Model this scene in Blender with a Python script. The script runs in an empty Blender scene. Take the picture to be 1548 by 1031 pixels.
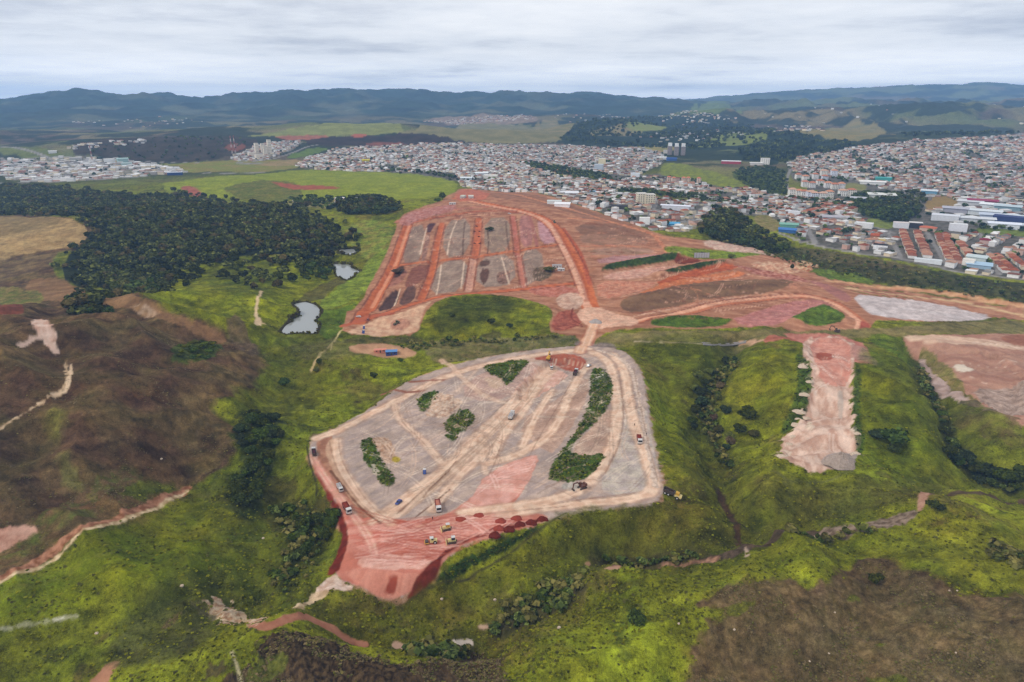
import bpy, math, random
import numpy as np
from mathutils import Vector
random.seed(7); RNG = np.random.default_rng(7)
D = bpy.data; SC = bpy.context.scene; COL = SC.collection
# ------------------------------------------------------------------ camera model (photo is 1548 x 1031)
W0, H0, F0, CZ, HOR = 1548.0, 1031.0, 1032.0, 180.0, 150.0
PITCH = math.atan((H0/2-HOR)/F0)
def pix_dir(px, py):
    px = np.asarray(px, float); py = np.asarray(py, float)
    u = (px-W0/2)/F0; v = (H0/2-py)/F0
    cp, sp = math.cos(PITCH), math.sin(PITCH)
    return u, cp+v*sp, -sp+v*cp                       # x, y (forward), z
def flat(px, py, z=0.0):
    x, y, dz = pix_dir(px, py); t = (z-CZ)/np.minimum(dz, -1e-4)
    return x*t, y*t
def pts(s): return np.array([[float(v) for v in p.split(',')] for p in s.split()])
def flatpoly(s, z): p = pts(s); return np.stack(flat(p[:,0], p[:,1], z), 1)
# ------------------------------------------------------------------ noise
_perm = np.concatenate([RNG.permutation(256)]*2).astype(np.int32)
_ang = RNG.random(256)*2*np.pi; _gx, _gy = np.cos(_ang), np.sin(_ang)
def perlin(x, y):
    xi = np.floor(x); yi = np.floor(y); xf = x-xi; yf = y-yi
    xi = xi.astype(np.int64)&255; yi = yi.astype(np.int64)&255
    u = xf*xf*xf*(xf*(xf*6-15)+10); v = yf*yf*yf*(yf*(yf*6-15)+10)
    def g(ix, iy, dx, dy):
        h = _perm[_perm[ix&255]+(iy&255)]; return _gx[h]*dx+_gy[h]*dy
    a = g(xi, yi, xf, yf); b = g(xi+1, yi, xf-1, yf); c = g(xi, yi+1, xf, yf-1); d = g(xi+1, yi+1, xf-1, yf-1)
    return ((a+u*(b-a))+v*((c+u*(d-c))-(a+u*(b-a))))*1.5
def fbm(x, y, o=4, g=0.5):
    s = 0; a = 1; n = 0
    for i in range(o):
        s = s+a*perlin(x+17.3*i, y-9.1*i); n += a; a *= g; x = x*2.03; y = y*2.03
    return s/n*1.4
def sst(a, b, x):
    t = np.clip((x-a)/(b-a), 0, 1); return t*t*(3-2*t)
def lerp(a, b, t): return a+(b-a)*t
# ------------------------------------------------------------------ distances to outlines
def chaikin(p, closed=True, n=1):
    for _ in range(n):
        q = np.roll(p, -1, 0) if closed else p[1:]
        b = p if closed else p[:-1]
        r = np.empty((len(b)*2, 2)); r[0::2] = b*.75+q*.25; r[1::2] = b*.25+q*.75
        p = r if closed else np.vstack([p[:1], r, p[-1:]])
    return p
def seg_dist(P, poly, closed):
    X, Y = P; d = np.full(X.shape, 1e18); ins = np.zeros(X.shape, bool)
    n = len(poly)
    for i in range(n if closed else n-1):
        ax, ay = poly[i]; bx, by = poly[(i+1) % n]
        ex, ey = bx-ax, by-ay; L = ex*ex+ey*ey+1e-12
        wx = X-ax; wy = Y-ay
        t = np.clip((wx*ex+wy*ey)/L, 0, 1)
        dx = wx-t*ex; dy = wy-t*ey
        np.minimum(d, dx*dx+dy*dy, out=d)
        if closed and ay != by:
            c = ((ay <= Y) != (by <= Y)) & (X < (Y-ay)/(by-ay)*ex+ax); ins ^= c
    d = np.sqrt(d)
    return np.where(ins, d, -d) if closed else d
# ------------------------------------------------------------------ height field
def gau(X, Y, cx, cy, sx, sy, a=0.0):
    c, s = math.cos(a), math.sin(a); dx, dy = X-cx, Y-cy
    u = (dx*c+dy*s)/sx; v = (-dx*s+dy*c)/sy
    return np.exp(-(u*u+v*v))
PLAT_CREST = "468,672 485,660 520,641 562,618 590,594 620,575 680,553 740,539 800,530 880,524 930,528 955,543 968,562 976,600 986,660 1002,742 990,760 950,764 890,769 840,782 800,794 745,806 700,820 672,838 655,862 600,868 545,850 522,838 530,800 515,765 492,735 474,700"
GAUS = []   # x, y, height, sx, sy, rot
def G(px, py, h, sx, sy, rot=0.0):
    x, y = flat(px, py, 0); GAUS.append((float(x), float(y), h, sx, sy, rot))
G(70,560,40,150,170); G(-60,720,26,120,120); G(60,350,16,230,170); G(300,345,14,260,160)
G(1430,985,17,70,60); G(600,1040,13,55,26); G(380,1040,10,50,22); G(1000,690,6,50,70); G(1240,600,9,60,90); G(1460,800,8,60,50)
G(1450,570,10,90,80); G(720,480,7,60,40); G(400,470,4,80,60)
for a in [(-1330,2480,48,520,260),(-900,3150,66,620,420),(-60,3150,40,560,420),(1750,2650,52,800,700),(900,3600,34,600,300),(420,3700,36,260,220),(1150,3000,24,300,200),(620,2450,10,400,250),
          (-2300,3300,35,700,500),(2600,4300,70,700,500),(1300,4700,60,500,400),(300,5200,55,500,300),(-500,1500,10,400,200)]: GAUS.append(a+(0.0,))
CARVE = []  # px polyline at z, depth, width
def C(s, depth, w, z=-12): CARVE.append((chaikin(flatpoly(s, z), False, 2), depth, w))
C("1548,735 1500,715 1450,690 1430,650 1412,610 1395,560 1385,535", 13, 13)
C("1548,760 1450,738 1405,748 1385,775 1330,792 1260,806 1180,808 1130,832 1060,848 950,857 890,852 860,890 800,925 740,960 690,975 640,982 560,975 500,958 450,938 400,952 355,930 300,922", 5, 10)
C("1112,535 1085,560 1062,610 1068,660 1095,695 1085,740 1100,775 1128,830", 11, 11)
C("470,520 440,560 405,640 380,690 360,740 385,790 440,830 415,890 365,928", 6, 22)
C("520,380 510,420 480,450 450,500 430,540", 4, 30)
C("1180,372 1300,408 1420,432 1548,452 1700,470", 9, 45, 0)
MPROF = np.array([(-500,137),(0,138),(60,134),(130,131),(170,131),(205,136),(300,137),(380,136),(450,131),(520,131),(560,132),(640,134),(700,136),(760,134),(840,136),(900,136),(960,139),(990,139),(1040,144),(1100,146),(1300,150),(1548,150),(2100,150)], float)
MFAR = np.array([(-500,150),(900,150),(1060,143),(1150,142),(1250,141),(1350,137),(1400,134),(1440,134),(1490,137),(1548,135),(2100,136)], float)
PLAT = chaikin(flatpoly(PLAT_CREST, 0), True, 1)
def height(X, Y):
    R = np.hypot(X, Y); pxz = W0/2+F0*X/np.maximum(Y, 1.0)*1.0
    Z = lerp(-13.0, -4.0, sst(520, 900, Y))+lerp(0, 4, sst(1300, 2200, Y))
    for cx, cy, h, sx, sy, rot in GAUS: Z = Z+h*gau(X, Y, cx, cy, sx, sy, rot)
    # upper building site: a long rise that drops again to the town
    rise = sst(470, 1060, Y)*(1-sst(1120, 1500, Y))
    Z = Z+34*rise*np.exp(-((X+10)/330.0)**2)+8*sst(430, 560, Y)*np.exp(-((X-120)/330)**2)*(1-sst(560, 900, Y))
    n1 = fbm(X/160, Y/160, 4); Z = Z+n1*3.5*sst(60, 250, R)*(1-0.75*np.exp(-((X-20)/200)**2)*sst(400, 560, Y)*(1-sst(1150, 1300, Y)))
    # folds and spurs of the hillsides
    fold = 1-2.2*np.abs(fbm(X/150+1.7, Y/150-2.3, 3, .45)); hill = gau(X, Y, *flat(60,600,0), 190, 230)+.8*gau(X, Y, *flat(1300,640,0), 160, 170)+.7*gau(X, Y, *flat(1250,930,0), 170, 70)+.6*gau(X, Y, *flat(300,900,0), 150, 90)
    Z = Z+fold*15*np.minimum(hill, 1)+(.6-1.5*np.abs(fbm(X/46+8, Y/46, 3)))*4.6*np.minimum(hill+.3, 1)*(1-sst(480, 620, Y))
    for pl, depth, w in CARVE:
        lo = pl.min(0)-4*w; hi = pl.max(0)+4*w
        m = (X > lo[0])&(X < hi[0])&(Y > lo[1])&(Y < hi[1])
        if m.any():
            x = X[m]; y = Y[m]; d = seg_dist((x, y), pl, False)+perlin(x/9, y/9)*w*.25
            Z[m] -= depth*np.exp(-(np.maximum(d, 0)/w)**2)
    # lower terrace: filled platform with embankments
    lo = PLAT.min(0)-40; hi = PLAT.max(0)+40
    m = (X > lo[0])&(X < hi[0])&(Y > lo[1])&(Y < hi[1])
    if m.any():
        x = X[m]; y = Y[m]; sd = seg_dist((x, y), PLAT, True)+perlin(x/5, y/5)*.7
        top = sst(395, 440, y)
        wd = lerp(13.0, 22.0, top); t = np.clip((sd+wd)/wd, 0, 1); t = t*t*(3-2*t)*.35+t*.65
        Z[m] = lerp(Z[m], 0.0+(y-300)*.004, t)
    # rolling country and mountains
    far = sst(1700, 4200, R); Z = Z+far*(fbm(X/900, Y/900, 5)*38+6)
    px = W0/2+F0*X/np.maximum(Y, 1.0)
    cp = np.hypot(1, (px-W0/2)/F0)
    el = (HOR-np.interp(px, MPROF[:,0], MPROF[:,1]))/F0/math.cos(PITCH)**0/cp
    RR = 9000.0
    crest = CZ+el*RR-72
    s = sst(4700, RR, R)*(1-0.55*sst(RR, RR+2500, R))
    rid = 1-np.abs(fbm(X/1500+3, Y/1500+5, 5))*1.9
    rid2 = fbm(X/420, Y/420, 4)
    hm = crest*s*(0.50+0.62*rid*(1-.5*sst(8200,9000,R))+.24*sst(8200,9000,R))+rid2*62*s*(1-.8*sst(7800,9000,R))+fbm(X/110, Y/110, 3)*6*s
    side = sst(880, 1250, px)
    hm_r = (fbm(X/1300+9, Y/1300, 4)*0.5+0.40)*170*sst(4300, 7500, R)*(1-.6*sst(8500,11500,R))+(.75-1.5*np.abs(fbm(X/620+4, Y/620, 4)))*115*sst(3600, 5200, R)*(1-.5*sst(9000,11500,R))
    elf = (HOR-np.interp(px, MFAR[:,0], MFAR[:,1]))/F0/cp
    RF = 13500.0
    hm_f = (CZ+elf*RF)*sst(10500, RF, R)*(0.93+.07*rid)
    Z = Z+lerp(hm, hm_r+hm_f, side)
    return Z
# ------------------------------------------------------------------ terrain grid (finer near the camera)
NA = 1180; AZ = np.linspace(-math.radians(46), math.radians(46), NA)
rows = [88.0]
while rows[-1] < 15200:
    r = rows[-1]; dr = (r*r+CZ*CZ)/(CZ*F0*0.6615)*0.9
    cap = 26 if r < 5000 else (22 if r < 10000 else 45)
    rows.append(r+min(dr, cap))
RW = np.array(rows); NR = len(RW)
RG, AG = np.meshgrid(RW, AZ, indexing='ij')
GX = RG*np.sin(AG); GY = RG*np.cos(AG)
GZ = height(GX.ravel(), GY.ravel()).reshape(NR, NA)
def at(px, py):
    """photo pixel -> points on the ground"""
    x, y, dz = pix_dir(np.atleast_1d(px), np.atleast_1d(py))
    hz = np.hypot(x, y); az = np.arctan2(x, y); sl = dz/hz
    out = np.zeros((len(x), 3))
    for i in range(len(x)):
        c = np.clip((az[i]-AZ[0])/(AZ[1]-AZ[0]), 0, NA-1.001); c0 = int(c); f = c-c0
        g = GZ[:,c0]*(1-f)+GZ[:,c0+1]*f
        ray = CZ+RW*sl[i]; k = np.argmax(ray <= g)
        if ray[k] > g[k]: k = NR-1
        if k > 0:
            a = ray[k-1]-g[k-1]; b = ray[k]-g[k]; t = a/(a-b) if a != b else 0
            r = RW[k-1]+(RW[k]-RW[k-1])*min(max(t, 0), 1)
        else: r = RW[0]
        out[i] = (r*math.sin(az[i]), r*math.cos(az[i]), 0)
    out[:,2] = ground(out[:,0], out[:,1]); return out
def ground(x, y):
    r = np.hypot(x, y); a = np.arctan2(x, y)
    c = np.clip((a-AZ[0])/(AZ[1]-AZ[0]), 0, NA-1.001); c0 = c.astype(int); f = c-c0
    k = np.clip(np.searchsorted(RW, r)-1, 0, NR-2); t = np.clip((r-RW[k])/(RW[k+1]-RW[k]), 0, 1)
    return (GZ[k,c0]*(1-f)+GZ[k,c0+1]*f)*(1-t)+(GZ[k+1,c0]*(1-f)+GZ[k+1,c0+1]*f)*t
def wpoly(s, closed=True, n=1):
    p = pts(s); w = at(p[:,0], p[:,1])[:,:2]; return chaikin(w, closed, n)
# ------------------------------------------------------------------ ground cover: albedo painted per region
def lin(h):
    c = np.array([int(h[i:i+2], 16) for i in (0,2,4)])/255.0
    return np.where(c <= .04045, c/12.92, ((c+.055)/1.055)**2.4)
X = GX.ravel(); Y = GY.ravel(); R = np.hypot(X, Y); N = len(X)
colr = np.zeros((N, 3)); veg = np.ones(N); cls = np.zeros(N, np.int8); rel = np.full(N, .35)
CLS = ['ground','earthworks','dirt_road','road','hill','mountains','town_ground']
def mixn(m, cA, cB, ns, ang=None, an=1.0, o=4, k=.45):
    x, y = X[m], Y[m]
    if ang is not None:
        c, s = math.cos(ang), math.sin(ang); x, y = (x*c+y*s)/an, -x*s+y*c
    t = sst(-k, k, fbm(x/ns, y/ns, o)); return lin(cA)+(lin(cB)-lin(cA))*t[:,None]
def bbox(w, pad):
    lo = w.min(0)-pad; hi = w.max(0)+pad
    return np.nonzero((X > lo[0])&(X < hi[0])&(Y > lo[1])&(Y < hi[1]))[0]
def paint(i, mask, cA, cB, ns, ang, an, alpha, v, c, rl):
    a = (mask*alpha)[:,None]
    colr[i] = colr[i]*(1-a)+mixn(i, cA, cB or cA, ns, ang, an)*a
    a = mask*alpha
    if v is not None: veg[i] = veg[i]*(1-a)+v*a
    if rl is not None: rel[i] = rel[i]*(1-a)+rl*a
    if c is not None: cls[i] = np.where(a > .5, c, cls[i])
def P(s, cA, cB=None, ns=12, c=None, e=1.2, es=7, f=.6, v=None, alpha=1, ang=None, an=5, rl=None, n=1):
    w = wpoly(s, True, n) if isinstance(s, str) else s
    i = bbox(w, 12+e*2)
    if not len(i): return
    ri = R[i]; sc = np.maximum(1, ri/500)
    sd = seg_dist((X[i], Y[i]), w, True)+fbm(X[i]/es/sc, Y[i]/es/sc, 3)*e*sc
    fe = f*np.maximum(1, ri/350); m = sst(-fe, fe, sd); k = m > .001
    paint(i[k], m[k], cA, cB, ns, ang, an, alpha, v, c, rl)
def S(s, wd, cA, cB=None, ns=5, c=None, e=.5, es=6, f=.5, v=0, alpha=1, rl=.05, n=2, ang=None, an=5):
    w = wpoly(s, False, n)
    i = bbox(w, wd+6)
    if not len(i): return
    ri = R[i]
    sd = wd/2-seg_dist((X[i], Y[i]), w, False)+fbm(X[i]/es, Y[i]/es, 3)*e
    fe = f*np.maximum(1, ri/400); m = sst(-fe, fe, sd); k = m > .001
    paint(i[k], m[k], cA, cB, ns, ang, an, alpha, v, c, rl)
def tracks(s, wd=5, alpha=.8, pale='e6c8ae', dark='a5826c', c=2):
    alpha = min(1, alpha*1.05)
    """a dirt haul track: pale worn band, darker loose shoulder and two wheel lines"""
    S(s, wd+2.4, dark, None, alpha=.55*alpha, c=None, e=.9, f=1)
    S(s, wd, pale, 'cfa98f', ns=6, alpha=alpha, c=c, e=1.2, es=9, f=1.0)
    w = wpoly(s, False, 2); d = np.gradient(w, axis=0); d /= np.linalg.norm(d, axis=1)[:,None]+1e-9
    for o in (-wd*.26, wd*.26):
        q = w+np.stack([-d[:,1], d[:,0]], 1)*o; i = bbox(q, 4)
        sd = .45-seg_dist((X[i], Y[i]), q, False)+fbm(X[i]/4, Y[i]/4, 2)*.25; m = sst(-.4, .4, sd); k = m > .01
        paint(i[k], m[k]*sst(-.5, .3, fbm(X[i[k]]/14, Y[i[k]]/14, 3)), 'e4c6ae', None, 5, None, 1, .7*alpha, 0, c, .05)
# base grassland
nA = fbm(X/110, Y/110, 4); nB = fbm(X/26+5, Y/26, 4); nC = fbm(X/7, Y/7+3, 3); nD = fbm(X/60-8, Y/60, 3)
g1, g2, g3, g4 = lin('7c821c'), lin('646816'), lin('414714'), lin('66562c')
t = sst(-.45, .45, nA*.55+nB*.6+nC*.45); base = g2+(g1-g2)*t[:,None]
t = sst(.05, .5, nB*.7+nC*.6-nA*.4)*.8; base = base+(g3-base)*t[:,None]
t = sst(.1, .6, nD+nC*.4)*.6; base = base+(g4-base)*t[:,None]
colr[:] = base
# far country: patchwork of pasture, ploughed land and woods
fm = sst(1500, 2300, R)
p1 = fbm(X/700+2, Y/700, 3); p2 = fbm(X/380-7, Y/380, 5); p3 = fbm(X/90, Y/90, 3)
fc = lin('5f653a')+(lin('7c7050')-lin('5f653a'))*sst(-.3, .4, p1)[:,None]
fc = fc+(lin('54443a')-fc)*(sst(.05, .35, fbm(X/600-4, Y/600+3, 4))*.85)[:,None]
wood = sst(-.12, .06, p2+p3*.25); fc = fc+(lin('232d1c')-fc)*(wood*.92)[:,None]
colr = colr*(1-fm[:,None])+fc*fm[:,None]
mm = sst(4800, 6500, R)*(1-sst(900, 1300, W0/2+F0*X/np.maximum(Y,1)))
mc = lin('26362a')*(1+.8*fbm(X/260, Y/260, 4))[:,None].clip(.4, 2)+(lin('5e6048')-lin('26362a'))*(sst(.02, .42, fbm(X/600, Y/600+8, 6))*(1-sst(6400,8600,R)*.7))[:,None]
colr = colr*(1-mm[:,None])+mc*mm[:,None]
mr = sst(4800, 6500, R)*sst(900, 1300, W0/2+F0*X/np.maximum(Y,1))
mc = lin('646a3e')+(lin('6e5f48')-lin('646a3e'))*sst(0,.3,fbm(X/1100-6, Y/1100, 3))[:,None]; mc = mc+(lin('1f2a1a')-mc)*sst(-.15, .12, fbm(X/700+3, Y/700, 6))[:,None]
colr = colr*(1-mr[:,None])+mc*mr[:,None]
cls[R > 5200] = 5; rel[R > 1500] = 0
# ------------------------------------------------------------------ painted regions, far to near
GRS = dict(v=1, c=0, rl=.35)
# -- far country
P("355,206 430,196 500,187 560,184 600,192 608,200 560,206 480,208 430,205", '86894a','75783f', 60, v=.4, e=6)
P("600,208 640,190 700,182 790,185 840,195 870,215 760,219 690,214", '837a52','6e6a45', 80, v=.4, e=8)
P("95,232 110,220 200,208 300,206 385,208 392,220 350,236 300,246 210,245 150,240", '44382a','2f281a', 60, v=.5, e=8)
P("330,222 352,230 378,222 360,216", '7a4a38', None, 30, v=.1, e=5)
P("460,210 530,203 580,205 640,200 680,210 740,222 640,224 560,222 470,220", '3d2e25','2c2219', 60, v=.4, e=8)
P("410,205 470,204 505,206 470,211 430,212", 'a2664a', '8a4f3c', 30, v=0, e=4)
P("525,203 552,202 553,207 528,208", 'a55a40', None, 30, v=0, e=3)
P("555,216 590,213 640,224 600,226 560,222", '8a5240', '6a4032', 30, v=0, e=4)
P("630,180 680,176 760,174 820,178 800,186 700,188", '95806c', '7d6a5a', 40, v=.1, e=8)
P("800,180 860,185 900,205 860,216 830,205", '8a7a52', '6c6a40', 60, v=.4, e=6)
P("835,215 870,190 900,178 1010,176 1100,185 1150,190 1180,205 1160,222 1090,228 1000,224 900,222", '1e2a1c','28331f', 60, v=.5, e=10)
P("885,200 930,188 975,190 960,205 900,206", '7f7a4e', '8a7850', 50, v=.4, e=5)
P("945,190 985,184 1010,192 1000,198 960,198", '75803c', '828448', 50, v=.4, e=5)
P("1035,222 1080,205 1140,197 1180,205 1150,216 1060,224", '7a823a', '6a7335', 50, v=.4, e=5)
P("935,222 1000,218 1035,224 1005,230 940,228", '9a8a50', '7f7a44', 40, v=.4, e=4)
P("1055,158 1080,150 1110,156 1130,172 1080,174 1030,172", '6d7a3e', '5d6a36', 90, v=.4, e=10)
P("1200,216 1215,196 1270,190 1340,192 1335,205 1280,218 1230,222", '8a7a4a', '77724a', 60, v=.4, e=6)
P("1160,200 1240,205 1300,215 1260,232 1200,240 1180,250 1130,245 1110,230 1150,215", '1f2b1c', '27331f', 60, v=.5, e=10)
P("1330,205 1420,195 1500,200 1548,205 1600,212 1450,212 1380,212", '2a3522', '39422a', 60, v=.5, e=8)
P("0,222 60,224 110,235 60,250 30,240 0,232", '6a7030', '59602c', 40, v=.5, e=4)
P("0,238 40,250 60,256 0,258", '4a4034', None, 40, v=.3, e=4)
P("200,249 300,245 400,240 470,245 440,258 300,262 230,256", '747a2c', '84763c', 40, v=.6, e=4)
P("430,237 470,222 500,224 480,232 440,240", '5f742a', '546628', 40, v=.6, e=3)
P("380,250 430,241 470,243 430,252", '9a8058', '84764a', 30, v=.3, e=3)
# -- bright meadow between the wood and the town
P("410,262 450,256 560,258 650,262 695,275 690,290 665,300 600,302 520,300 430,302 300,300 230,282 300,268", '78821c', '868c22', 50, v=.8, e=4)
P("330,282 420,270 470,290 430,305 360,304", '58601e', '6f6a2c', 25, v=1, e=5)
P("405,274 430,278 500,281 520,285 470,288 430,285", 'a2563c', '8c4a34', 14, c=1, v=0, e=2, rl=.1)
P("268,283 292,280 300,290 315,298 300,300 280,292", 'a3604c', '8a4a3a', 10, c=1, v=0, e=2, rl=.1)
P("430,302 520,299 570,302 560,312 500,316 440,312", '93865c', '74742e', 14, v=.5, e=3)
# -- left hill, burnt and grazed
HL = "-40,322 100,328 148,348 165,380 120,392 95,405 85,425 130,438 210,455 290,475 330,497 348,520 388,518 402,545 396,570 370,588 335,600 328,625 352,640 358,665 340,692 308,720 270,745 150,792 0,880 -60,905"
P(HL, '6e523a', '3c2c20', 18, c=4, e=7, es=16, f=2.5, v=.7, ang=.5, an=1.6, rl=.5)
P(HL, '80653f', '3a2a1e', 6, c=4, e=3, v=.7, ang=.9, an=2, rl=.5, alpha=.45)
P("0,545 120,500 230,505 320,560 300,640 180,690 60,700 0,720", '39291e','5a4230', 9, c=4, e=8, v=.75, ang=.7, an=1.8, alpha=.65, f=12)
P(HL, '6a6234', '3e2b1e', 24, c=4, e=3, v=.9, alpha=.30)
P("-40,325 100,329 142,346 128,370 70,378 -40,400", 'a68b5c', '8e744c', 14, c=4, v=.5, e=3, ang=.1, an=3)
P("-40,326 60,328 100,336 40,350 -40,362", '7e6a44', '6a5a3a', 14, c=4, v=.5, e=3, alpha=.7)
P("-40,400 60,385 110,375 130,380 60,410 0,425 -40,430", '55422f', '74603f', 8, c=4, v=.6, e=3, ang=.3, an=4)
P("82,384 108,378 120,395 110,420 90,424 78,405", '6f7026', '55601e', 10, c=0, v=1, e=3)
P("50,418 110,424 200,452 275,478 335,502 345,518 300,508 235,482 150,462 70,455 30,440", '8d6c49', '74563a', 16, c=4, v=.35, e=2, ang=.45, an=4)
P("190,463 230,463 245,478 215,480", 'b59a80', '8d6c49', 5, c=4, v=.2, e=2, alpha=.8)
P("-40,436 40,434 70,446 60,458 0,466 -40,466", '61652a', '7a6a3e', 10, c=4, v=.8, e=4)
P("-40,464 10,460 42,466 30,476 -40,482", '7e4634', '643a2c', 8, c=4, v=.2, e=3)
P("255,540 275,518 310,512 340,525 325,542 290,553", '4a5220', '39421b', 8, c=0, v=1, e=3)
P("48,483 66,482 84,500 86,515 78,535 68,512 52,505", 'd9bfae', 'c09a86', 5, c=1, v=0, e=2.5, es=4, rl=.2)
S("30,522 60,505 78,520 84,534", 3, 'c9ab98', e=1.5)
S("98,548 106,575 92,590 60,612 20,634 -20,655", 1.7, 'd0b696', '9c8060', ns=3, e=1.5, es=4, c=1, alpha=.85)
S("107,552 108,585 80,596", 2, 'cdb293', e=.8)
S("40,808 75,786 140,745 200,715", 9, '6b5238', '57602a', e=3, v=.6, alpha=.6)
P("70,618 98,615 100,650 84,668 66,645", '6a6a2a', '55501f', 7, c=4, v=1, e=4, alpha=.7, f=3)
P("85,685 108,690 125,735 108,742 92,725", '75703a', '5d5a2c', 6, c=4, v=.8, e=3, alpha=.7, f=2)
P("185,742 215,728 260,728 270,745 230,755 190,752", '5f661f', '4c541b', 8, c=0, v=1, e=4, alpha=.85, f=2)
P("-40,800 50,790 62,800 40,815 0,836 -40,850", 'c39a86', 'a87a66', 6, c=1, v=.1, e=3, rl=.2)
P("-40,852 60,800 150,768 160,780 0,868 -40,890", '4f5a22', '5d4a30', 8, c=4, v=.8, e=3, alpha=.7)
S("-30,888 20,866 80,830 150,795 215,768 262,750 285,738", 4.6, 'a87a60', '7a5038', ns=3, c=2, e=1.3, es=5, rl=.3)
S("-30,897 30,866 100,828 170,795 240,766 284,742", 1.8, 'd8c09c', 'a88c68', ns=3, c=2, e=.9, es=4)
S("-20,915 60,885 110,860 160,838", 2.2, '7a6a3a', e=2, v=.5, alpha=.6)
# -- wood floor
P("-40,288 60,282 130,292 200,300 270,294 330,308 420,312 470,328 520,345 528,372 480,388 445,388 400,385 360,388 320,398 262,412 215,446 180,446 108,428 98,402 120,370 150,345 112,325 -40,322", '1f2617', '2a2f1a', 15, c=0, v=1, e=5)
P("300,395 360,388 420,395 480,410 500,440 450,480 400,505 340,500 250,470 215,450 260,415", '808414', '5c6212', 18, c=0, v=1, e=6, alpha=.8, f=4)
P("300,395 400,390 440,430 380,460 320,440", '4a561a', '2f3a14', 7, c=0, v=1, e=6, alpha=.55, f=6)
P("505,345 560,330 600,340 590,372 545,398 530,372", '69782a', '7d7a34', 14, c=0, v=1, e=4)
P("545,405 585,372 600,360 575,420 550,450 520,458 490,470 480,458 515,430", '78862a', '687826', 14, c=0, v=.9, e=3)
P("480,478 520,465 545,452 525,485 505,512 480,512 478,492", '647a1e', '55681a', 12, c=0, v=1, e=3)
S("395,440 388,462 386,480 400,490", 2.2, 'c9b08c', e=1)
P("383,485 394,478 396,492 386,498", 'cbb090', None, 4, v=0, e=1)
P("478,432 520,418 528,425 500,440 480,455 455,462 448,452", '4a4426', '57502a', 8, v=.8, e=3, alpha=.8)
P("340,482 350,474 368,482 372,500 392,525 385,545 350,525", '4f4030', '6a5642', 5, c=4, v=.6, e=3, alpha=.8)
S("500,528 510,508 522,492 534,486", 1.6, 'b7a678', e=.5)
S("470,560 478,545 490,530 500,520", 1.8, 'b49c74', e=.8)
P("430,520 480,515 545,520 560,540 500,545 440,540", '6c6838', '7d7444', 12, v=.8, e=4, alpha=.6, f=3)
# -- town ground
P("438,252 470,236 520,222 600,219 760,217 880,221 1000,226 1005,248 960,265 1000,262 1060,266 1130,280 1190,300 1230,290 1190,262 1188,240 1280,224 1400,209 1548,203 1700,205 1700,450 1548,424 1440,410 1340,392 1240,372 1190,356 1180,335 1130,325 1075,322 1050,350 1000,351 930,330 850,302 760,289 700,283 690,272 600,260 500,258", '6e6862', '4e4c42', 10, c=6, v=.15, e=3, rl=0)
P("0,240 60,238 160,236 270,252 285,262 200,268 90,276 0,272", '8a8378', '6c6b58', 10, c=6, v=.15, e=3, rl=0)
P("348,238 372,226 420,213 462,213 450,222 400,243 360,244", '8a8378', '757068', 10, c=6, v=.1, e=3, rl=0)
P("788,247 840,250 905,263 930,272 860,270 810,256", '66722c', '7d7a44', 10, c=0, v=.8, e=3)
P("838,254 868,258 852,264 832,259", 'a26a50', None, 8, c=1, v=0, e=2)
P("996,255 1008,243 1060,255 1090,262 1120,275 1150,285 1090,285 1040,268 1000,266", '7d8424', '6a7030', 14, c=0, v=.8, e=4)
P("1100,258 1180,250 1195,285 1180,300 1130,285", '3d4a20', '5a6428', 12, c=0, v=.8, e=5)
P("925,288 975,284 1020,296 1080,302 1120,310 1100,312 1050,306 990,300 940,294", '6a7326', '54481f', 12, c=0, v=.8, e=3)
P("1300,335 1330,325 1370,332 1352,348 1310,342", '79823e', '6a7236', 10, c=0, v=.7, e=2)
P("1395,305 1420,295 1450,302 1440,318 1400,318", '8d7444', None, 12, c=0, v=.4, e=2)
P("1470,345 1548,342 1600,350 1600,362 1500,356", '66722e', None, 10, c=0, v=.7, e=3)
P("1275,295 1320,290 1360,292 1400,318 1360,340 1300,325", '2c3a1c', '45502a', 10, c=0, v=.9, e=4)
P("1290,275 1310,282 1300,290 1275,285", '7c7a48', None, 10, c=0, v=.5, e=3)
P("1130,325 1165,325 1185,335 1180,352 1150,350", '8a7a50', '747038', 8, c=0, v=.6, e=3)
def road(s, wd, col='8f8a86'): S(s, wd, col, '827d79', ns=12, c=3, e=.2, v=0, f=.3, rl=0)
road("0,277 60,276 130,273 200,267 290,262 350,263 425,258", 11)
road("0,222 45,228 75,238 100,250 130,250", 14, '9a948c'); road("0,238 30,252 45,262", 10); road("100,250 200,243 300,246", 8)
road("345,248 400,243 440,232 462,222 480,219", 9); road("345,248 440,246 480,244", 7)
road("1178,352 1200,362 1238,372 1290,382 1350,388 1400,399 1445,411 1500,417 1560,424", 7, 'a39c94')
road("1125,322 1180,327 1240,331 1290,337 1330,345 1350,352", 8); road("1215,330 1222,350 1232,368", 8); road("1342,352 1352,370 1360,388", 7)
road("1402,352 1415,372 1432,404", 7); road("1030,350 1045,330 1062,315 1080,306", 7); road("975,340 985,322 1000,300", 6); road("1075,322 1130,324", 8)
road("1480,352 1490,375 1505,400 1510,415", 6); road("1195,255 1188,275 1192,292 1240,296", 7); road("1285,270 1350,285 1390,300", 8)
# -- valley with trees beside the town
P("1062,352 1100,350 1180,368 1240,378 1340,395 1440,414 1548,428 1700,445 1700,478 1548,464 1440,452 1330,428 1260,416 1215,408 1200,390 1130,378", '4a4a26', '37381c', 14, c=0, v=1, e=4)
P("1200,372 1300,388 1400,405 1400,414 1300,402 1230,390", '5f5836', '4c4428', 10, c=0, v=.9, e=3)
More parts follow.
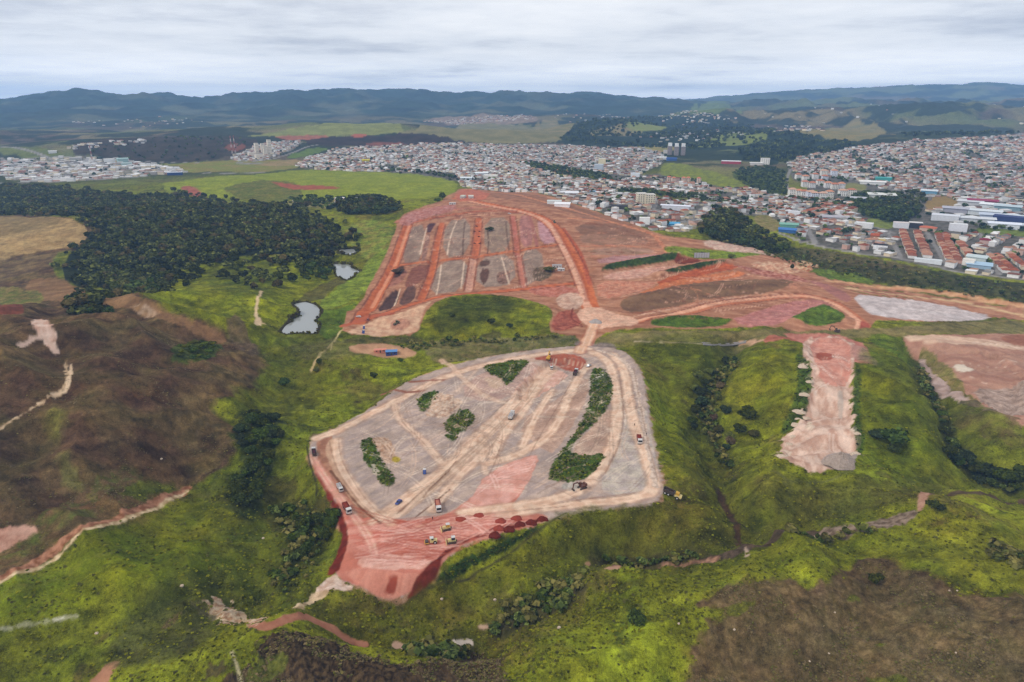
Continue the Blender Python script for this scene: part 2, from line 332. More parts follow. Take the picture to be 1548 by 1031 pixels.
# -- upper building site
SITE = "688,288 700,284 760,289 850,303 935,331 975,346 1010,358 1050,360 1100,372 1150,386 1198,390 1212,408 1262,420 1300,428 1340,430 1420,440 1500,456 1548,464 1700,480 1700,500 1548,478 1430,487 1330,482 1318,492 1300,506 1215,506 1170,494 1110,496 1000,497 950,495 905,505 888,530 868,532 876,508 850,506 826,500 838,470 800,456 770,450 690,446 660,460 640,480 632,506 575,509 518,506 520,480 545,455 560,430 580,390 600,345 598,335 630,315 680,300"
P(SITE, 'ae7c60', '91614a', 14, c=1, v=.05, e=2, ang=-.25, an=4, rl=.12)
P(SITE, 'c29578', '84533e', 4, c=1, v=.05, e=2, ang=-.3, an=6, rl=.12, alpha=.4)
# slope towards the town: long bands
P("720,290 850,306 935,333 1000,358 960,362 870,325 800,305 730,297", '9c6f58', '85604c', 10, c=1, v=.1, e=2, ang=-.5, an=6)
P("865,340 930,338 985,362 960,368 880,356", '8a6450', '7a5a48', 8, c=1, v=.15, e=2, ang=-.4, an=6)
P("873,352 980,360 980,372 885,372", '8c6a54', '9d7460', 8, c=1, v=.15, e=2, ang=-.4, an=6)
P("885,376 975,374 1000,384 900,388", '907058', 'a8806e', 8, c=1, v=.15, e=2, ang=-.4, an=6)
P("900,390 990,384 1000,388 908,402", 'b38a86', 'a07470', 7, c=1, v=.05, e=1.5, ang=-.3, an=6)
S("710,290 800,300 880,322 950,343 1010,362", 6, 'c98d6c', 'b5785a', ns=6, c=2, e=1)
S("860,330 930,336 985,352 1000,368 1008,382", 6, 'c98a68', 'ad6c50', ns=6, c=1, e=1.5)
S("880,372 940,371 985,374 1000,378", 4, 'b8785c', None, c=1, e=1)
S("885,388 950,386 1000,382", 3, 'b27860', None, c=1, e=1)
# house plots
LOT = dict(c=1, v=.25, e=.7, f=.5, rl=.08)
P("617,345 645,338 636,400 607,403", '98806f', '846c5e', 6, ang=1.2, an=6, **LOT)
P("646,338 660,336 655,345 650,352 645,352", '54383a', None, 6, **LOT)
P("645,353 652,353 642,398 634,400", '7a584c', '9a7464', 4, **LOT)
P("674,334 712,330 710,384 668,390", '9a8474', '8c7566', 6, ang=1.35, an=6, **LOT)
P("733,330 770,328 772,378 733,386", '8c7566', '97806c', 6, ang=1.5, an=6, **LOT)
P("785,326 800,326 808,370 788,375", 'ad7a70', '94645c', 6, ang=1.6, an=5, **LOT)
P("812,328 830,330 843,352 845,366 815,370", 'b99090', 'a97c7c', 6, **LOT)
P("660,398 708,390 702,440 645,447", '978272', '8a7466', 6, ang=1.3, an=6, **LOT)
P("722,390 775,383 782,430 718,436", '9c8676', '8c7668', 6, ang=1.5, an=5, **LOT)
P("788,380 818,375 825,415 800,430 792,430", '957f70', '836e60', 6, **LOT)
P("625,402 655,398 640,425 610,440 618,415", '8a5a4a', '784c40', 6, **LOT)
P("592,412 618,405 606,430 575,436", 'a06e5c', '8c5c4c', 6, **LOT)
P("566,471 588,442 606,436 598,464", '4a3630', '57403a', 6, **LOT)
P("600,463 612,436 630,430 626,455", '694c42', '5a4038', 6, **LOT)
P("724,395 740,392 742,400 726,404", '5c4438', None, 4, **LOT)
P("725,410 742,404 736,428 726,426", '6a4a3e', '584034', 4, **LOT)
P("750,412 772,408 770,428 752,430", '664c40', '8a6a5c', 4, **LOT)
P("805,405 828,402 838,415 820,426 805,424", '5d4a38', '74604a', 3, c=1, v=.6, e=1.5, rl=.5)
P("590,408 606,398 612,405 604,420 592,420", '3d2f24', '5a3a2e', 3, c=1, v=.6, e=1.5, rl=.6)
for s in ("737,350 739,365 737,384", "765,335 766,355 770,380", "730,405 731,430", "703,335 700,360 700,385"): S(s, 1.4, '5a4034', e=.5, c=1)
for s in ("690,335 680,360 676,385", "667,400 664,425 660,445", "645,345 635,385", "605,437 595,462", "702,395 697,436", "758,388 764,410 770,430"): S(s, 1.3, 'd6bba4', e=.5, c=1)
OR = dict(c=2, e=.8, v=0, rl=.06)
S("618,336 603,380 582,425 560,462 542,488", 11, 'bd6c48', 'a8593c', ns=7, **OR); S("619,338 605,380 584,425 562,462", 4, 'cd8a6a', None, ns=7, **OR)
S("668,338 660,370 655,400 648,425 636,452", 7, 'be6e4a', 'a85a3e', ns=7, **OR)
S("724,330 721,365 718,385", 8, 'c0704e', 'ad6044', ns=7, **OR); S("716,388 712,415 708,440", 7, 'c99a84', 'b98670', ns=5, **OR)
S("775,326 780,360 782,384", 6, 'b57060', 'a6604c', ns=7, **OR); S("784,384 788,410 792,432", 5, 'b87864', 'a86a58', ns=7, **OR); S("800,326 808,350 812,372", 4, '9a6258', None, **OR)
S("590,403 640,396 720,388 780,379 850,369", 6, 'c07450', 'aa6040', ns=7, **OR)
S("548,482 580,476 610,464 640,454 700,446 790,437 830,432 872,428", 7.5, 'c06e4c', 'aa5a3c', ns=7, **OR); S("520,492 545,484 590,474", 8, 'ae6148', None, **OR)
S("610,340 650,330 700,322 740,318 780,320", 8, 'b5694c', '9c5844', ns=7, **OR); S("600,335 650,322 700,315 740,312", 9, 'b8725a', 'a8705f', ns=7, **OR)
S("655,330 690,327 720,324", 3, '7a4438', None, **OR); S("690,330 720,328 760,322 800,322", 2.5, '7f4a3c', None, **OR)
S("690,300 700,296 712,304 760,314 810,324 838,342 856,372 872,402 884,432 888,455 900,478", 17, 'c4734c', 'ae5c3c', ns=7, **OR)
S("700,300 720,308 770,316 815,327 836,344 850,372 866,402 878,432 884,458 900,480", 7.5, 'd6a78e', 'cb9479', ns=6, **OR)
S("690,300 700,288 712,286", 6, 'c5805e', None, **OR); P("690,291 700,285 735,289 745,300 700,306 686,300", 'b67058', 'a86450', 6, **LOT)
P("600,335 630,317 690,308 690,318 640,330 612,342", 'b08078', 'a2685a', 6, **LOT)
S("850,345 872,372 884,400 892,430", 5, 'b26044', '9a4e38', **OR)
P("800,434 870,432 878,448 840,450 800,444", 'b87c6a', 'a4604e', 4, **LOT)
P("838,448 870,440 885,455 870,470 845,466", 'c9a994', 'b08a76', 5, **LOT)
P("838,478 862,466 875,478 880,490 856,500 832,500", 'a66250', '8c4c3e', 4, **LOT)
S("866,466 862,482 880,492", 1.6, '74382c', e=.5); S("840,494 862,490 880,494", 1.5, '74382c', e=.5)
def edges(s, wd, col='6a3a2e', al=.75):  # dark lines along both road sides: trench shadow painted into the soil colour
    w = wpoly(s, False, 2); d = np.gradient(w, axis=0); d /= np.linalg.norm(d, axis=1)[:,None]+1e-9
    for o in (-wd/2, wd/2):
        q = w+np.stack([-d[:,1], d[:,0]], 1)*o; i = bbox(q, 5); sd = .9-seg_dist((X[i], Y[i]), q, False)+fbm(X[i]/6, Y[i]/6, 3)*1.1; m = sst(-.6, .6, sd); k = m > .01
        paint(i[k], m[k], col, '8a4c3a', 5, None, 1, al, 0, None, .25)
for s_, w_ in (("618,336 603,380 582,425 560,462 542,488", 13), ("668,338 660,370 655,400 648,425 636,452", 9), ("724,330 721,365 718,385", 10), ("716,388 712,415 708,440", 9), ("775,326 780,360 782,384", 8), ("784,384 788,410 792,432", 7), ("590,403 640,396 720,388 780,379 850,369", 8), ("548,482 580,476 610,464 640,454 700,446 790,437 830,432 872,428", 9), ("712,304 760,314 810,324 838,342 856,372 872,402 884,432", 19), ("610,340 650,330 700,322 740,318 780,320", 10), ("900,486 950,488 1000,480 1060,466 1120,455 1190,447 1245,450 1275,464", 12)): edges(s_, w_)
S("838,342 856,372 872,402 884,432 888,455", 5, '8c4630', None, c=2, e=1.5, alpha=.5)
for s_ in ("905,408 960,400 1015,391 1032,390", "1000,420 1050,410 1100,405", "985,440 1050,424 1110,415 1135,418", "935,470 960,476 1020,467 1100,452 1180,443", "870,336 930,342 985,366", "878,360 960,366", "885,382 960,382"): S(s_, 2.2, '6a3626', '84503c', e=1.6, c=None, alpha=.7)
for s_ in ("940,452 985,440 1060,427 1130,420", "960,478 1060,458 1150,444", "905,416 960,408 1010,399", "1130,416 1190,422 1240,432", "1120,490 1190,478 1240,458"): S(s_, 2.4, 'dcb8a0', 'c08a70', e=1.6, c=None, alpha=.6)
# right hand terraces
P("905,412 925,402 1015,385 1035,382 1030,392 1000,398 920,410", '3a4a1a', '2c3a16', 5, v=1, c=0, e=1)
P("1030,382 1050,388 1062,396 1040,400 1015,398", '7a3c2a', '6a3224', 6, **LOT)
P("905,420 930,412 1010,402 1030,402 1000,414 940,424", 'c9a08c', 'b98674', 5, **LOT)
P("1000,414 1050,402 1088,395 1100,400 1060,408 1010,418", '3c4c1c', '2f3c18', 5, v=1, c=0, e=1)
P("990,428 1050,410 1100,400 1125,408 1060,420 1000,438", 'b3603e', '9a4c32', 6, **LOT)
P("960,445 1040,424 1110,412 1135,415 1060,432 980,450", 'c47a52', 'b46a48', 6, **LOT)
P("900,425 960,425 1000,430 960,445 905,455", 'ae7058', 'be8a72', 5, **LOT)
P("1100,402 1160,408 1210,418 1230,428 1190,424 1130,412", 'b88474', '8a4c3c', 5, **LOT)
P("1130,396 1180,396 1215,404 1200,416 1150,408", 'cba98c', 'b07a60', 5, **LOT)
P("936,466 940,456 985,444 1060,430 1120,424 1185,422 1205,432 1175,441 1100,448 1020,464 960,474", '6f5340', '7d6048', 12, ang=.2, an=5, **LOT)
P("1000,374 1015,371 1060,376 1100,380 1145,380 1150,386 1100,393 1040,390 1010,386", '7b8826', '6a7824', 6, c=0, v=.9, e=1.5)
P("1060,362 1110,368 1150,378 1180,388 1120,382 1070,376", 'b79080', 'cbb29e', 5, **LOT)
P("1200,392 1222,396 1240,402 1225,412 1205,408", 'cbb08c', 'a86a4c', 4, **LOT)
P("1222,405 1260,408 1330,424 1300,428 1240,420", '66762a', '56681f', 6, c=0, v=1, e=2)
P("1130,476 1180,458 1240,452 1262,464 1215,478 1180,492 1120,494 1100,484", 'b98078', 'a56c62', 7, **LOT)
P("975,490 1010,482 1080,478 1110,484 1105,492 1010,496", '55691c', '465a18', 6, c=0, v=1, e=2)
P("1195,482 1240,458 1262,466 1282,484 1250,492 1205,492", '5c7020', '485a1a', 6, c=0, v=1, e=2)
P("1286,443 1340,450 1420,459 1492,474 1500,483 1430,487 1340,480 1310,474", 'c9bcb8', 'b5a8a4', 10, **LOT)
S("1255,425 1330,432 1420,441 1500,455 1600,472", 11, 'b98460', 'cba27c', ns=8, **OR); S("1280,436 1350,444 1430,452 1548,478", 5, 'c9ab84', None, **OR)
for s in ("1270,432 1340,438 1430,446 1548,470", "1300,428 1380,434 1460,443 1548,459", "1290,440 1330,448 1380,452"): S(s, 3, '6a6a30', '55581f', e=1.2, v=.8, c=0)
P("1215,420 1270,436 1290,452 1278,458 1250,440", '9c6a60', None, 6, **LOT)
S("900,486 950,488 1000,480 1060,466 1120,455 1190,447 1245,450 1275,464 1300,484 1308,492", 10, 'bb7656', 'ad684c', ns=7, **OR)
S("900,484 950,487 1000,479 1060,464 1120,453 1190,446 1245,451 1278,468 1302,488 1294,502", 6, 'dba98c', 'cf9679', ns=6, **OR)
P("870,470 900,462 935,476 965,482 965,492 920,494 905,500 880,488", 'd9b096', 'cd9f86', 5, **LOT)
P("1300,484 1318,492 1308,505 1290,508 1298,498", '9c5444', None, 4, **LOT)
# grassed embankment below the site
P("905,502 1000,500 1110,500 1180,500 1320,496 1440,490 1548,482 1700,500 1700,512 1548,506 1330,510 1280,512 1150,520 1060,520 960,518 890,528", '6e6638', '7c7044', 12, c=0, v=.7, e=1.5)
P("632,516 740,510 830,506 880,508 868,528 800,532 740,540 690,548 650,545", '5d5e30', '726a40', 10, c=0, v=.8, e=2)
S("960,516 1000,517 1060,520", 2, 'c9b59a', e=1.2); S("1120,518 1170,514 1230,509", 3, 'c39c80', e=1); P("1150,512 1215,506 1280,508 1230,518 1160,520", '9a5a48', 'a86c58', 5, **LOT)
P("860,516 905,518 935,522 925,530 890,530", '8a7a70', '776860', 4, c=1, v=.3, e=1.5, rl=.4)
# grassy mound inside the bend
P("640,485 660,462 690,448 770,452 838,474 828,498 780,506 700,514 640,516 630,505", '585c12', '787a18', 12, c=0, v=1, e=3)
P("690,450 770,454 800,462 760,472 700,500 655,505 650,480", '42480f', '33390e', 14, c=0, v=1, e=4, alpha=.8, f=3)
P("722,503 740,499 760,502 756,512 726,512", '3a3120', '4a4424', 2, v=.9, e=3, es=4, f=1, alpha=.8)
P("550,490 590,476 622,469 655,456 640,476 632,490 636,498 600,508 522,507 535,495", 'd0ac8e', 'b98e74', 6, c=1, v=.1, e=1.5, rl=.3)
P("590,485 612,480 622,492 606,500 590,498", 'b48670', 'a2745e', 4, **LOT)
P("520,508 640,510 640,518 520,522", '4a4a22', '5a5228', 6, c=0, v=1, e=2)
P("526,525 545,519 598,521 628,531 630,538 606,542 560,536 530,532", 'bd9474', 'ab8264', 7, c=1, v=.05, e=1, rl=.1)
# -- lower terrace
TOP = "466,673 485,659 520,640 562,617 590,594 620,575 680,553 740,539 800,530 880,523 932,527 957,543 970,562 978,600 988,660 1004,742 992,762 950,766 889,771 840,784 800,796 745,808 700,824 672,842 655,866 645,885 600,909 548,892 505,872 518,838 526,800 512,765 489,735 471,700"
P(TOP, 'b88f76', '8f6a54', 4, c=1, e=4.5, es=9, f=1.2, v=.35, rl=.25, alpha=.75)
P(TOP, 'ae9b92', '98877f', 14, c=1, e=2.2, es=5, v=.12, rl=.1)
P(TOP, 'bfa692', '9c8a82', 4, c=1, e=1.6, v=.14, rl=.1, alpha=.5, ang=.9, an=5)
P("520,642 565,618 600,594 690,556 800,534 880,526 930,532 900,540 830,545 740,552 660,575 600,610 540,640 500,665", 'bb9e8c', 'a68c7e', 7, ang=.5, an=5, **LOT)
P("730,560 800,545 830,560 790,590 740,610 690,595", 'b8998a', 'a78a7e', 7, ang=-.6, an=5, **LOT)
P("900,640 925,612 930,650 918,690 880,690 862,680", 'b79c88', 'a88b7a', 5, **LOT)
P("775,640 850,600 890,565 890,600 850,670 830,690", 'b89a88', 'a98a78', 5, ang=1.1, an=6, **LOT)
P("930,640 975,610 985,660 1000,745 950,755 900,740 930,690", 'ab9c94', 'bcae9e', 6, **LOT)
P("470,690 480,694 505,735 545,778 600,788 660,782 690,770 720,745 735,715 800,688 815,690 806,715 785,750 770,772 830,778 822,792 745,808 690,828 655,866 645,885 600,907 548,892 505,872 520,838 528,800 514,765 490,735 472,702", 'c48674', 'b5705e', 8, c=1, e=1, v=0, ang=.12, an=7, rl=.1)
P("500,770 540,782 640,790 760,785 830,782 800,795 690,825 560,840 530,820", 'b96a58', 'cf9584', 5, c=1, e=2, v=0, ang=.1, an=8, alpha=.8)
P("735,715 800,688 815,690 806,715 785,750 740,775 690,775 715,750", 'd6a394', 'c8907f', 6, c=1, e=1, v=0)
P("540,850 560,835 655,845 650,858 600,862 550,862", 'd6a898', 'c99583', 5, c=1, e=1.5, v=0)
P("515,866 540,856 600,866 640,868 620,890 600,907 548,892", 'c98b78', 'bd7d6a', 4, c=1, e=1, v=0, ang=1.4, an=5)
P("590,868 606,868 600,890 590,900 582,894", '8f4636', None, 3, c=1, e=1.5, v=0)
P("466,676 474,690 490,728 514,768 527,800 524,832 508,868 490,870 514,830 516,796 498,756 476,716", '753024', '5c261c', 5, c=1, e=.8, v=0, rl=.25)
P("828,784 800,794 745,806 700,822 674,838 656,862 648,888 620,904 626,884 650,858 672,830 700,814 745,797 800,786", '6c2c20', '562218', 5, c=1, e=.8, v=0, rl=.25)
P("655,845 668,850 655,885 622,906 612,904 630,880", '702f23', '5a251b', 4, c=1, e=1, v=0)
P("480,662 505,655 500,690 510,725 530,750 560,780 545,785 520,755 495,725 478,690", '8f6450', 'a87c64', 6, c=1, e=1, v=.05)
P("492,672 505,660 512,670 506,690 520,725 560,770 580,782 560,784 530,755 505,715 494,690", 'c9a78a', 'b8937a', 5, c=1, e=1, v=.05, ang=-.9, an=5)
P("800,544 826,534 860,534 886,542 888,552 860,556 838,545", '96503e', 'a86450', 3, c=1, e=1, v=0, rl=.4)
P("770,600 800,565 820,550 862,556 850,575 810,600 780,630 740,650 770,615", 'd2aa9a', 'c39886', 6, c=1, e=1.5, v=0)
# tracks over the terrace
tracks("480,662 520,648 600,606 680,565 760,545 840,533 890,527", 6)
tracks("596,612 602,635 640,665 660,690 668,700", 4, .6)
tracks("690,592 720,560", 2, .3); tracks("668,545 700,575 740,604 770,610", 4, .5)
tracks("592,775 640,740 690,700 730,655 770,620 800,585 830,552", 11, .65)
tracks("560,790 610,765 670,715 720,665 750,640 790,600", 4, .7); tracks("655,770 680,735 720,695 760,660 800,610 812,570", 5, .7)
tracks("745,690 755,670 765,650 775,632", 5); tracks("790,675 800,650 815,620 835,590", 4, .8); tracks("740,700 780,690 830,660 848,630 860,600 875,568 890,552", 5, .8)
tracks("735,715 728,690 728,665", 3, .5)
tracks("895,532 920,545 930,580 934,620 928,670 905,715 880,740 830,758 780,765 700,775", 6); tracks("925,535 946,560 950,610 965,660 985,715 990,740 970,752 900,760 820,768 760,778", 6)
tracks("510,665 508,690 525,725 560,770 590,790", 5, .6); tracks("470,690 500,735 530,772 560,815 566,840", 4, .5, 'e0a898', 'a85c4c', 1)
tracks("770,775 690,788 640,795 580,815", 4, .4, 'e2b0a0', 'b46a58', 1)
S("500,712 520,738 548,772 575,790", 1.2, '6e4a38', e=.6, c=1); S("640,752 645,745 670,722 690,700", 1.2, '7a5844', e=.5, c=1); S("628,782 650,765 680,740", .8, '6a4c3c', e=.3, c=1)
S("578,596 610,594 640,591", 3, '8f5e4c', e=1, c=1); S("620,577 650,575 670,574", 3, '8a5a48', e=1, c=1)
S("905,530 930,536 955,556 966,600 976,660 992,735", 3, 'd6c0ae', 'b39c8c', ns=2, e=1.5, c=1, rl=.4)
tracks("900,486 892,505 886,520 876,532", 8, .9, 'e0b090', 'a8624a')
ISL = ["730,553 790,542 802,546 785,562 768,586 758,572 735,562","632,601 655,589 666,594 648,618 636,624 632,612","670,636 703,616 712,622 720,636 700,652 692,660 676,655","543,668 562,660 572,680 578,700 598,722 580,735 566,715 552,700","672,655 690,658 690,668 676,664","592,718 600,726 584,738 574,728"]
for s in ISL: P(s, '4d5f1c', '38481a', 4, c=0, v=1, e=1.6, es=4, rl=.8)
P("892,558 912,555 926,575 926,605 905,635 868,668 860,684 885,690 912,684 914,696 890,722 860,730 830,726 827,716 848,682 880,640 893,600", '37481a', '4a5c1e', 5, c=0, v=1, e=1.6, es=4, rl=1)
P("560,660 585,660 598,680 600,692 586,702 575,690", 'c2a48e', '9c7a62', 3, c=1, e=2, v=.2, rl=.6); P("660,592 690,600 700,612 672,634 640,628 650,612", 'cdb5a0', 'b08c74', 3, c=1, e=2, v=.2, rl=.6)
P("845,735 870,728 890,730 878,742 850,742", 'b5aca0', '9a9086', 3, c=1, v=.2, e=1.5, rl=.6); P("590,690 602,690 605,697 596,700", '8a7a2c', None, 3, v=.8)
P("755,572 765,580 745,590 730,570", 'b89c86', None, 3, c=1, v=.1, e=1.5, rl=.4)
P("560,700 572,705 578,718 565,718", 'c9bba6', None, 3, c=1, v=.1, e=1.5, alpha=.8)
# -- hedge at the toe of the fill and drain line
P("662,872 690,848 750,824 815,796 830,796 770,828 705,862 672,892 660,890", '34481a', '2a3a18', 4, c=0, v=1, e=1, rl=.9)
S("620,908 680,880 760,845 830,790 855,776", .9, '3a3426', e=.2, v=.3); S("464,675 468,700 480,735 478,750", .9, '33301f', e=.2, v=.3)
P("470,898 500,868 520,880 540,888 505,892 488,905", 'd6bfae', 'b99a86', 4, c=1, v=.1, e=2, rl=.3)
# -- right: cut on the ridge, quarry, ravines
P("1175,500 1300,506 1320,540 1328,556 1300,548 1270,540 1232,536 1205,515", 'a8695a', 'bb8070', 5, c=1, v=0, e=1, rl=.2)
P("1212,512 1290,508 1292,540 1286,590 1288,640 1302,662 1298,694 1272,702 1242,716 1210,708 1178,692 1178,665 1205,645 1226,600 1224,555", 'd6baa8', 'b48f7c', 5, c=1, v=.05, e=4.5, es=6, ang=1.45, an=2.5, rl=.25)
P("1222,512 1286,510 1290,560 1275,582 1240,572 1232,540", 'cc9684', 'ba7f6e', 5, c=1, v=0, e=1.5, rl=.3); P("1232,528 1262,528 1262,538 1236,540", '9c5746', None, 3, c=1, v=0, e=1, rl=.3)
P("1290,515 1318,538 1330,557 1300,545 1284,535", 'b78a7c', 'a57a6c', 3, c=1, v=.1, e=1, rl=.3)
P("1242,688 1255,680 1292,678 1299,694 1272,702 1256,712", 'a89a90', '9c8d84', 4, c=1, v=.1, e=.6); P("1266,585 1278,585 1276,630 1270,625", 'b5a497', None, 4, c=1, v=0, e=.5)
for x, y in ((1213,552),(1222,573),(1215,595),(1212,622),(1190,680),(1292,650),(1225,640)): P(f"{x-9},{y} {x},{y-5} {x+9},{y} {x},{y+5}", 'd6c2ae', 'c3aa96', 2, c=1, v=.1, e=1, rl=.3)
P("1200,530 1224,545 1226,610 1205,642 1180,660 1190,625 1205,590 1205,555", '2f461a', '42591c', 4, c=0, v=1, e=2, alpha=.8, rl=.8); P("1290,550 1302,552 1300,640 1310,665 1300,690 1290,640", '2f461a', '3f551c', 4, c=0, v=1, e=1.5, alpha=.8, rl=.8)
for x, y in ((1213,552),(1212,622)): P(f"{x-5},{y} {x},{y-3} {x+9},{y} {x},{y+4}", 'd6c2ae', 'b79c86', 2, c=1, v=.2, e=2.4, es=3, rl=.4)
P("1305,505 1350,505 1380,530 1395,560 1380,560 1340,530", '4c5c18', '5d6c1c', 10, c=0, v=1, e=2)
P("1358,507 1420,508 1548,504 1700,510 1700,700 1548,650 1500,622 1450,607 1420,592 1400,572 1385,542", 'ab8470', '9c7260', 8, c=1, v=.1, e=2, ang=-.15, an=5, rl=.2)
P("1360,508 1440,508 1548,520 1700,530 1700,545 1548,530 1420,520 1380,515", 'd0b39a', 'c3a08a', 6, c=1, v=0, e=1.5, ang=-.1, an=6)
P("1512,508 1548,504 1700,510 1700,530 1548,526 1515,516", '8a5a48', '9a6a54', 6, c=1, v=0, e=1)
P("1385,525 1400,528 1430,545 1470,590 1490,612 1450,606 1420,592 1400,572", '87764a', '6f6a34', 5, c=0, v=.6, e=3)
P("1385,540 1400,545 1425,580 1470,605 1510,618 1500,628 1450,610 1415,595 1398,570", 'b59e94', '9c8478', 4, c=1, v=.1, e=2, ang=-.7, an=4)
P("1440,545 1465,546 1478,555 1450,558", 'd8c8b4', None, 4, c=1, v=0, e=1); P("1470,580 1548,575 1600,580 1600,640 1510,620 1480,600", '8f7a6c', 'b09a8c', 4, c=1, v=.3, e=3, rl=.3)
P("1470,600 1548,640 1548,690 1480,660 1430,630 1440,610", '5c4c30', '6a6a28', 8, c=0, v=.8, e=4, alpha=.8)
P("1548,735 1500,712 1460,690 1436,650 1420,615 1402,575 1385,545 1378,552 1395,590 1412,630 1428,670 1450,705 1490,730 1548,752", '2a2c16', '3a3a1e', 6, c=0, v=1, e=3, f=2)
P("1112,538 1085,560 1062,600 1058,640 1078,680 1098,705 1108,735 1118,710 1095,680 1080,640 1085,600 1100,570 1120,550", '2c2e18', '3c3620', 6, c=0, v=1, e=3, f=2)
P("1020,700 1060,690 1095,710 1090,730 1040,725", '5a4a28', '4f5520', 6, c=0, v=.9, e=4, alpha=.7, f=3); P("1130,730 1250,735 1340,720 1380,760 1300,780 1190,790 1140,770", '4f4a20', '5d5a22', 10, c=0, v=1, e=6, alpha=.7, f=5)
S("1080,735 1090,755 1108,785 1128,830", 4, '3a2c1e', '4a3826', e=1.5, c=0, v=.6); S("1170,712 1190,728 1230,730 1290,712", 2, '5a5a34', e=1, v=.6, alpha=.6)
P("1040,500 1130,520 1100,560 1060,600 1000,590 980,540 920,520 960,518", '4a500f', '5c6012', 14, c=0, v=1, e=4, alpha=.6, f=4)
P("1010,600 1060,650 1100,700 1090,735 1020,740 1000,700 990,640", '757a0e', '565c0e', 14, c=0, v=1, e=4, alpha=.7, f=4)
P("850,770 1000,765 1060,760 1110,800 1060,835 940,845 850,838 760,900 640,940 560,935 620,912 760,848 830,795", '66641a', '4c4c14', 10, c=0, v=1, e=4, alpha=.7, f=3)
P("1300,520 1380,560 1420,660 1440,720 1380,740 1310,700 1305,600", '62680f', '484e0f', 12, c=0, v=1, e=4, alpha=.8, f=4)
P("1110,545 1200,525 1205,580 1180,650 1120,680 1090,640 1080,600", '5c6010', '747614', 12, c=0, v=1, e=4, alpha=.8, f=4)
# stream bed
S("1548,757 1470,748 1440,742 1405,747", 4, '4a3a2a', '5a4a36', e=1.5, c=0, v=.5)
P("1390,742 1408,745 1398,770 1384,775 1388,755", 'b08a74', '9c7460', 3, c=1, v=0, e=1)
P("1384,770 1396,776 1340,798 1290,812 1240,812 1190,806 1230,800 1290,798 1335,782", '8a7868', '5a4a3c', 2.5, c=1, v=.1, e=2, es=4, rl=.4)
S("1230,806 1180,806 1135,825 1110,838 1060,845", 5, '55463a', '3d3324', ns=3, e=2, c=0, v=.5, rl=.4); S("1129,840 1127,828", 1.3, 'a5907e', e=1)
S("1080,845 1020,850 960,852 930,856", 3.5, 'a88068', '6a5040', ns=3, e=1.5, c=1); S("1060,838 980,845 900,848", 6, '3c3020', '4a4424', ns=4, e=2.5, c=0, v=.9, f=1.5)
P("908,860 920,856 932,856 936,860 922,863", 'a8846e', None, 3, c=1, v=0, e=1); P("884,852 890,847 893,852 888,857", '94745c', None, 3, v=.1, e=1)
P("800,900 860,880 885,880 880,900 840,930 790,948 740,960 745,940", '4d4230', '3c3624', 5, c=0, v=.7, e=4, f=2)
S("668,980 685,974 700,968 712,970", 2.2, 'cfc0b2', e=1, c=1); P("722,946 740,942 742,952 726,952", 'b89a84', None, 3, v=.1, e=1)
S("548,975 520,965 500,948 470,935 445,932 420,942 400,950 385,945", 4.2, 'a8745c', '9a6650', ns=4, e=.8, c=1); S("640,985 615,980 600,976", 3, 'b59480', e=1, c=1)
P("295,912 330,908 348,918 372,930 400,935 390,945 350,945 330,935 305,935", 'ac8068', 'd0b8a0', 2, c=1, v=.4, e=6, es=4, rl=.4, alpha=.8); S("372,932 420,928 450,918 470,905 490,895", 3.2, 'cfb496', '9c8464', e=2.6, c=1, v=.2, alpha=.85)
S("250,948 262,936 270,930", 3, 'b08068', e=1); P("130,1035 160,1005 185,995 170,1020 160,1040", 'a3765c', None, 4, c=1, v=0, e=.8); S("-10,955 40,945 85,938 115,930", 1.0, 'a8a486', e=1.4, es=4, v=.3, alpha=.7); P("80,936 98,932 101,935 84,938", 'c4beaa', None, 3, v=.2)
P("170,965 210,920 250,905 310,900 330,945 290,985 230,1010 160,1010", '4a4a20', '55542a', 6, c=0, v=1, e=4, alpha=.8, f=3)
P("262,985 290,955 305,948 300,965 275,990", '3c3824', '4c4a24', 2, v=.9, e=3.5, es=3, f=1, alpha=.7)
P("330,760 395,775 430,810 430,850 395,885 330,870 250,880 120,920 0,950 -40,900 60,880 200,800 290,742", '57640c', '6f7410', 22, c=0, v=.8, e=3, alpha=.75, f=3)
P("430,745 480,770 500,820 470,870 420,900 400,880 430,850 432,800 400,770", '454618', '343a14', 8, c=0, v=1, e=4, f=2, alpha=.8)
P("395,720 450,715 455,750 430,760 390,765", '4f461f', '443f1a', 8, c=0, v=1, e=4, f=2, alpha=.8)
P("345,640 400,625 435,645 415,700 395,740 400,770 360,790 340,760 370,700", '222d15', '34401a', 6, c=0, v=1, e=4, f=2)
# near brown hill
NB = "1700,905 1548,903 1490,905 1440,892 1380,866 1320,842 1288,860 1250,886 1215,894 1190,878 1130,874 1072,904 1066,916 1105,922 1062,950 1045,1000 1036,1060 1700,1060"
P(NB, '6a5f26', '56481f', 6, c=0, v=1, e=9, es=9, f=4, rl=.4, alpha=.8); P(NB, '4d3c2a', '3d2f20', 9, c=4, v=.6, e=2.5, es=5, rl=.45, alpha=.5); P(NB, '65503a', '40301f', 2.5, c=4, v=.6, e=2.5, es=5, rl=.45, alpha=.5)
P("1095,920 1140,908 1140,916 1100,945 1070,955", '6a6a20', '565a1c', 5, c=0, v=1, e=2); P("1310,970 1345,968 1335,985 1305,985", '55561c', None, 4, v=1, e=2, alpha=.7); P("1320,1020 1380,1015 1380,1040 1310,1040", '5f681c', None, 4, v=1, e=2, alpha=.8)
P("1070,880 1100,890 1180,885 1230,895 1200,870 1280,840 1330,835 1440,875 1548,890 1600,880 1548,810 1400,800 1200,815 1000,870 900,930 1000,945 1060,915", '72741c', '5a5c16', 9, c=0, v=1, e=3, alpha=.65, f=3)
